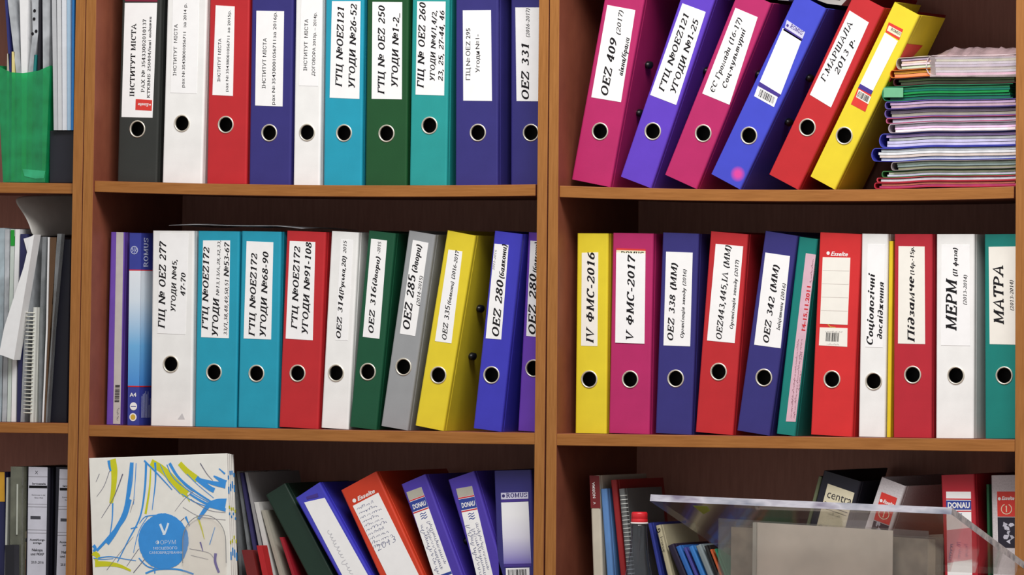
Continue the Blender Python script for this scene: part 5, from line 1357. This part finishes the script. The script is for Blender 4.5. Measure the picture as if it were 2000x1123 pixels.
# ---------------------------------------------------------------- flat pile at the right of the upper shelf
GQ = 'flat folders piled beside the leaning yellow binder'
def flatfolder(label, x0, yt, yb, col, x1=1991, page=(214, 206, 206), Y=.03, D=.23, wave=.0012, seed=1, cat='folder', name='flat_folder', film=None, t=.0011):
    """a folder lying on its side: fold at the left, leaves inside, gently wavy"""
    r = random.Random(seed); ph = r.uniform(0, 6)
    a, b = at(x0, yb, Y), at(x1, yb, Y); H = (yb - yt) * MPP
    L = b.x - a.x; N = 28
    xr_ = at(1707, 365, .03)
    a.z = xr_.z + SAG(a.x) - SAG(xr_.x) + (365 - yb) * MPP
    e = empty(name, a); tag(e, label, cat, GQ)
    base = lambda s: SAG(a.x + s * L) - SAG(a.x)
    def zz(s, k): return base(s) + H * k * .985 + .0007 * (1 + math.sin((a.x + s * L) * 26 + 2)) + .0004 * (1 + math.sin((a.x + s * L) * 47)) - .0003 * (1 + math.sin((a.x + s * L) * 71))
    def strip(k0, k1, s0, s1, y0, y1):
        v, f = [], []
        for i in range(N + 1):
            s = s0 + (s1 - s0) * i / N
            for (yy, kk) in ((y0, k0), (y1, k0), (y1, k1), (y0, k1)): v.append((s * L, yy, zz(s, kk)))
        for i in range(N):
            q = 4 * i; f += [(q + j, q + (j + 1) % 4, q + 4 + (j + 1) % 4, q + 4 + j) for j in range(4)]
        f += [(3, 2, 1, 0), (4 * N, 4 * N + 1, 4 * N + 2, 4 * N + 3)]
        return fix(mesh('m', v, f))
    # cover: lower and upper leaf joined by a round fold at the left
    tk = t / H
    v, f = [], []
    fold = []
    rad = .5
    for i in range(9):
        q = math.pi / 2 + math.pi * i / 8
        fold.append((.5 * H * math.cos(q) * .7, .5 + .5 * math.sin(q)))
    out = [(s * L, zz(s, 1)) for s in [1 - i / N * .985 for i in range(N + 1)]]
    out += [(.015 * L + x, zz(.015, k)) for x, k in fold]
    out += [(s * L, zz(s, 0)) for s in [.015 + i / N * .985 for i in range(N + 1)]]
    inn = [(s * L, zz(s, tk)) for s in [1 - i / N * .98 for i in range(N + 1)]]
    inn += [(.02 * L + (x + .5 * t if x < -.001 else x), zz(.02, min(1 - tk, max(tk, k)))) for x, k in fold[::-1]]
    inn += [(s * L, zz(s, 1 - tk)) for s in [.02 + i / N * .98 for i in range(N + 1)]]
    m_ = film or mat('flat_%d_%d_%d' % col, col, .3, .5, var=.15, vscale=50)
    n1, n2 = len(out), len(inn)
    # build the band between outer and inner outline as quads, in two layers of depth
    inn2 = inn[::-1]
    vv = [(x, 0, z) for x, z in out] + [(x, 0, z) for x, z in inn2] + [(x, D, z) for x, z in out] + [(x, D, z) for x, z in inn2]
    ff = []
    for i in range(n1 - 1):
        ff += [(i, i + 1, n1 + i + 1, n1 + i), (2 * n1 + i + 1, 2 * n1 + i, 3 * n1 + i, 3 * n1 + i + 1), (i + 1, i, 2 * n1 + i, 2 * n1 + i + 1), (n1 + i, n1 + i + 1, 3 * n1 + i + 1, 3 * n1 + i)]
    link('cover', fix(mesh('m', vv, ff)), e, m_)
    np_ = max(1, int(H / .0045))
    for k in range(np_):
        lo = tk * 1.3 + (1 - 2.6 * tk) * k / np_; hi = tk * 1.3 + (1 - 2.6 * tk) * (k + .82) / np_
        c = tuple(max(0, min(255, int(p + r.uniform(-34, 22)))) for p in page)
        link('leaves', strip(lo, hi, .03 + r.uniform(0, .02), .985 - r.uniform(0, .02), .001 + r.uniform(0, .004), D - .004), e, mat('leaf_%d_%d_%d' % c, c, .4, .4, var=.12, vscale=70))
    return e
SAG = SHELF['R1']
# pile boundaries are pixel rows of the photo; each folder rests on the one below
yr = [365.0, 352.5, 343.0, 330.0, 312.5, 286.0, 258.0, 239.5, 228.5, 212.0, 197.0]
zfix = SAG(at(1707, 365, .03).x) + .0006 - at(1707, 365, .03).z
rows = [
    ('red folder at the very bottom of the flat pile', 1707, (176, 36, 56), (190, 90, 100)),
    ('pink-red folder second from the bottom of the flat pile', 1711, (190, 60, 74), (224, 214, 206)),
    ('folder with a small green fold at its left end, third from the bottom', 1722, (54, 110, 60), (220, 214, 202)),
    ('grey plastic folder under the blue ones in the flat pile', 1742, (140, 130, 134), (150, 140, 142)),
    ('blue folder jutting furthest left in the flat pile', 1706, (62, 66, 170), (222, 214, 220)),
    ('blue folder lying on the one that juts furthest left', 1722, (74, 78, 180), (190, 184, 206)),
    ('clear folder of white papers above the two blue folders', 1737, (176, 164, 176), (226, 210, 216)),
    ('folder with a magenta line of film in the flat pile', 1730, (176, 84, 120), (220, 196, 200)),
    ('lilac folder in the flat pile, blue at its fold', 1729, (112, 92, 164), (176, 154, 176)),
    ('violet folder just below the green one', 1729, (98, 84, 160), (196, 178, 178))]
for k, (lb, x0, col, pg) in enumerate(rows):
    e = flatfolder(lb, x0, yr[k + 1], yr[k] - .4, col, page=pg, seed=30 + k, Y=.03 + .002 * (k % 3))
    e.location.z += zfix
    if k == 0: pass
def pileslab(name, label, cat, poly, m_, D=.2, Y=.032, part=None):
    o = slab(name, label, cat, poly, Y, D, m_, GQ); o.location.z += zfix; return o
GRN = mat('green_folder_plastic', (28, 122, 84), .25, .6, var=.1)
e = flatfolder('green plastic folder lying near the top of the flat pile', 1728, 168, 196.2, (34, 126, 88), 1978, page=(28, 112, 78), seed=51, wave=.0006); e.location.z += zfix
bm_ = link('end_tab', box(-.0015, .031, -.002, 0, .006, .021), e, mat('pale_green_plastic', (110, 176, 136), .3))
e = flatfolder('dark maroon folder between the green and the white wrapped one', 1746, 152.5, 167.6, (70, 26, 30), 1985, page=(90, 60, 56), seed=52); e.location.z += zfix  # filler added in a dark gap, its shade put into the colour
e = flatfolder('orange folder below the taped paper bundle', 1742, 136.5, 152.1, (206, 110, 40), 1818, page=(214, 150, 90), seed=53, D=.14); e.location.z += zfix
e = flatfolder('taped bundle of cream papers on the orange folder', 1757, 113, 136, (196, 182, 168), 1817, page=(226, 214, 190), seed=54, D=.14, cat='papers', name='paper_bundle'); e.location.z += zfix
# white papers wrapped in crinkled film on top
e = flatfolder('white papers wrapped in crinkled film on top of the flat pile', 1819, 112, 152.0, (214, 196, 200), 1990, page=(228, 208, 212), seed=55, cat='papers', name='wrapped_papers', t=.0009); e.location.z += zfix
a = at(1819, 152, .03); L = at(1990, 152, .03).x - a.x
r = random.Random(12); v, f = [], []
NX, NY = 30, 8
for i in range(NX + 1):
    for j in range(NY + 1):
        s = i / NX
        edge = min(1, s * 9, (1 - j / NY) * 6 + .1)
        v.append((s * L, j / NY * .2 - (.004 if j == 0 else 0), (112 - 152) * -MPP + .001 + max(0, edge) * (.009 + r.uniform(0, .006)) if j else (40 * MPP) * .98))
for i in range(NX):
    for j in range(NY): f.append((i * (NY + 1) + j, (i + 1) * (NY + 1) + j, (i + 1) * (NY + 1) + j + 1, i * (NY + 1) + j + 1))
o = link('crinkled_film', mesh('m', v, f, None, True), e, clear('crinkled_wrap', haze=.55, hcol=(206, 176, 180), gloss=.5, rough=.15))
v = []; f = []
for i in range(NX + 1):
    s = i / NX
    for k in range(6): v.append((s * L, -.004 - .003 * r.random(), (k / 5) * 39 * MPP))
for i in range(NX):
    for k in range(5): f.append((i * 6 + k, i * 6 + 6 + k, i * 6 + 7 + k, i * 6 + 1 + k))
link('front_film', mesh('m', v, f, None, True), e, clear('front_wrap', haze=.35, hcol=(226, 206, 208), gloss=.5, rough=.12))

# papers lying in the gaps on top of the leaning binders
GT = 'loose papers lying on the leaning binders'
slab('loose_papers', 'grey papers sagging between the tops of the blue and the red leaning binder', 'papers', [(1558, -15), (1588, 2), (1615, 12), (1643, 15.5), (1654, 4), (1650, -2), (1640, 6), (1615, 3), (1588, -7), (1562, -23)], .075, .2, mat('grey_sheet_paper', (196, 193, 188), .6), GT).location.z += .004
slab('loose_papers', 'grey papers over the gap left of the leaning blue binder', 'papers', [(1462, -18), (1500, -1), (1520, 5), (1540, 6), (1543, -3), (1520, -4), (1500, -10), (1464, -26)], .075, .2, MC['grey_sheet_paper'], GT).location.z += .004
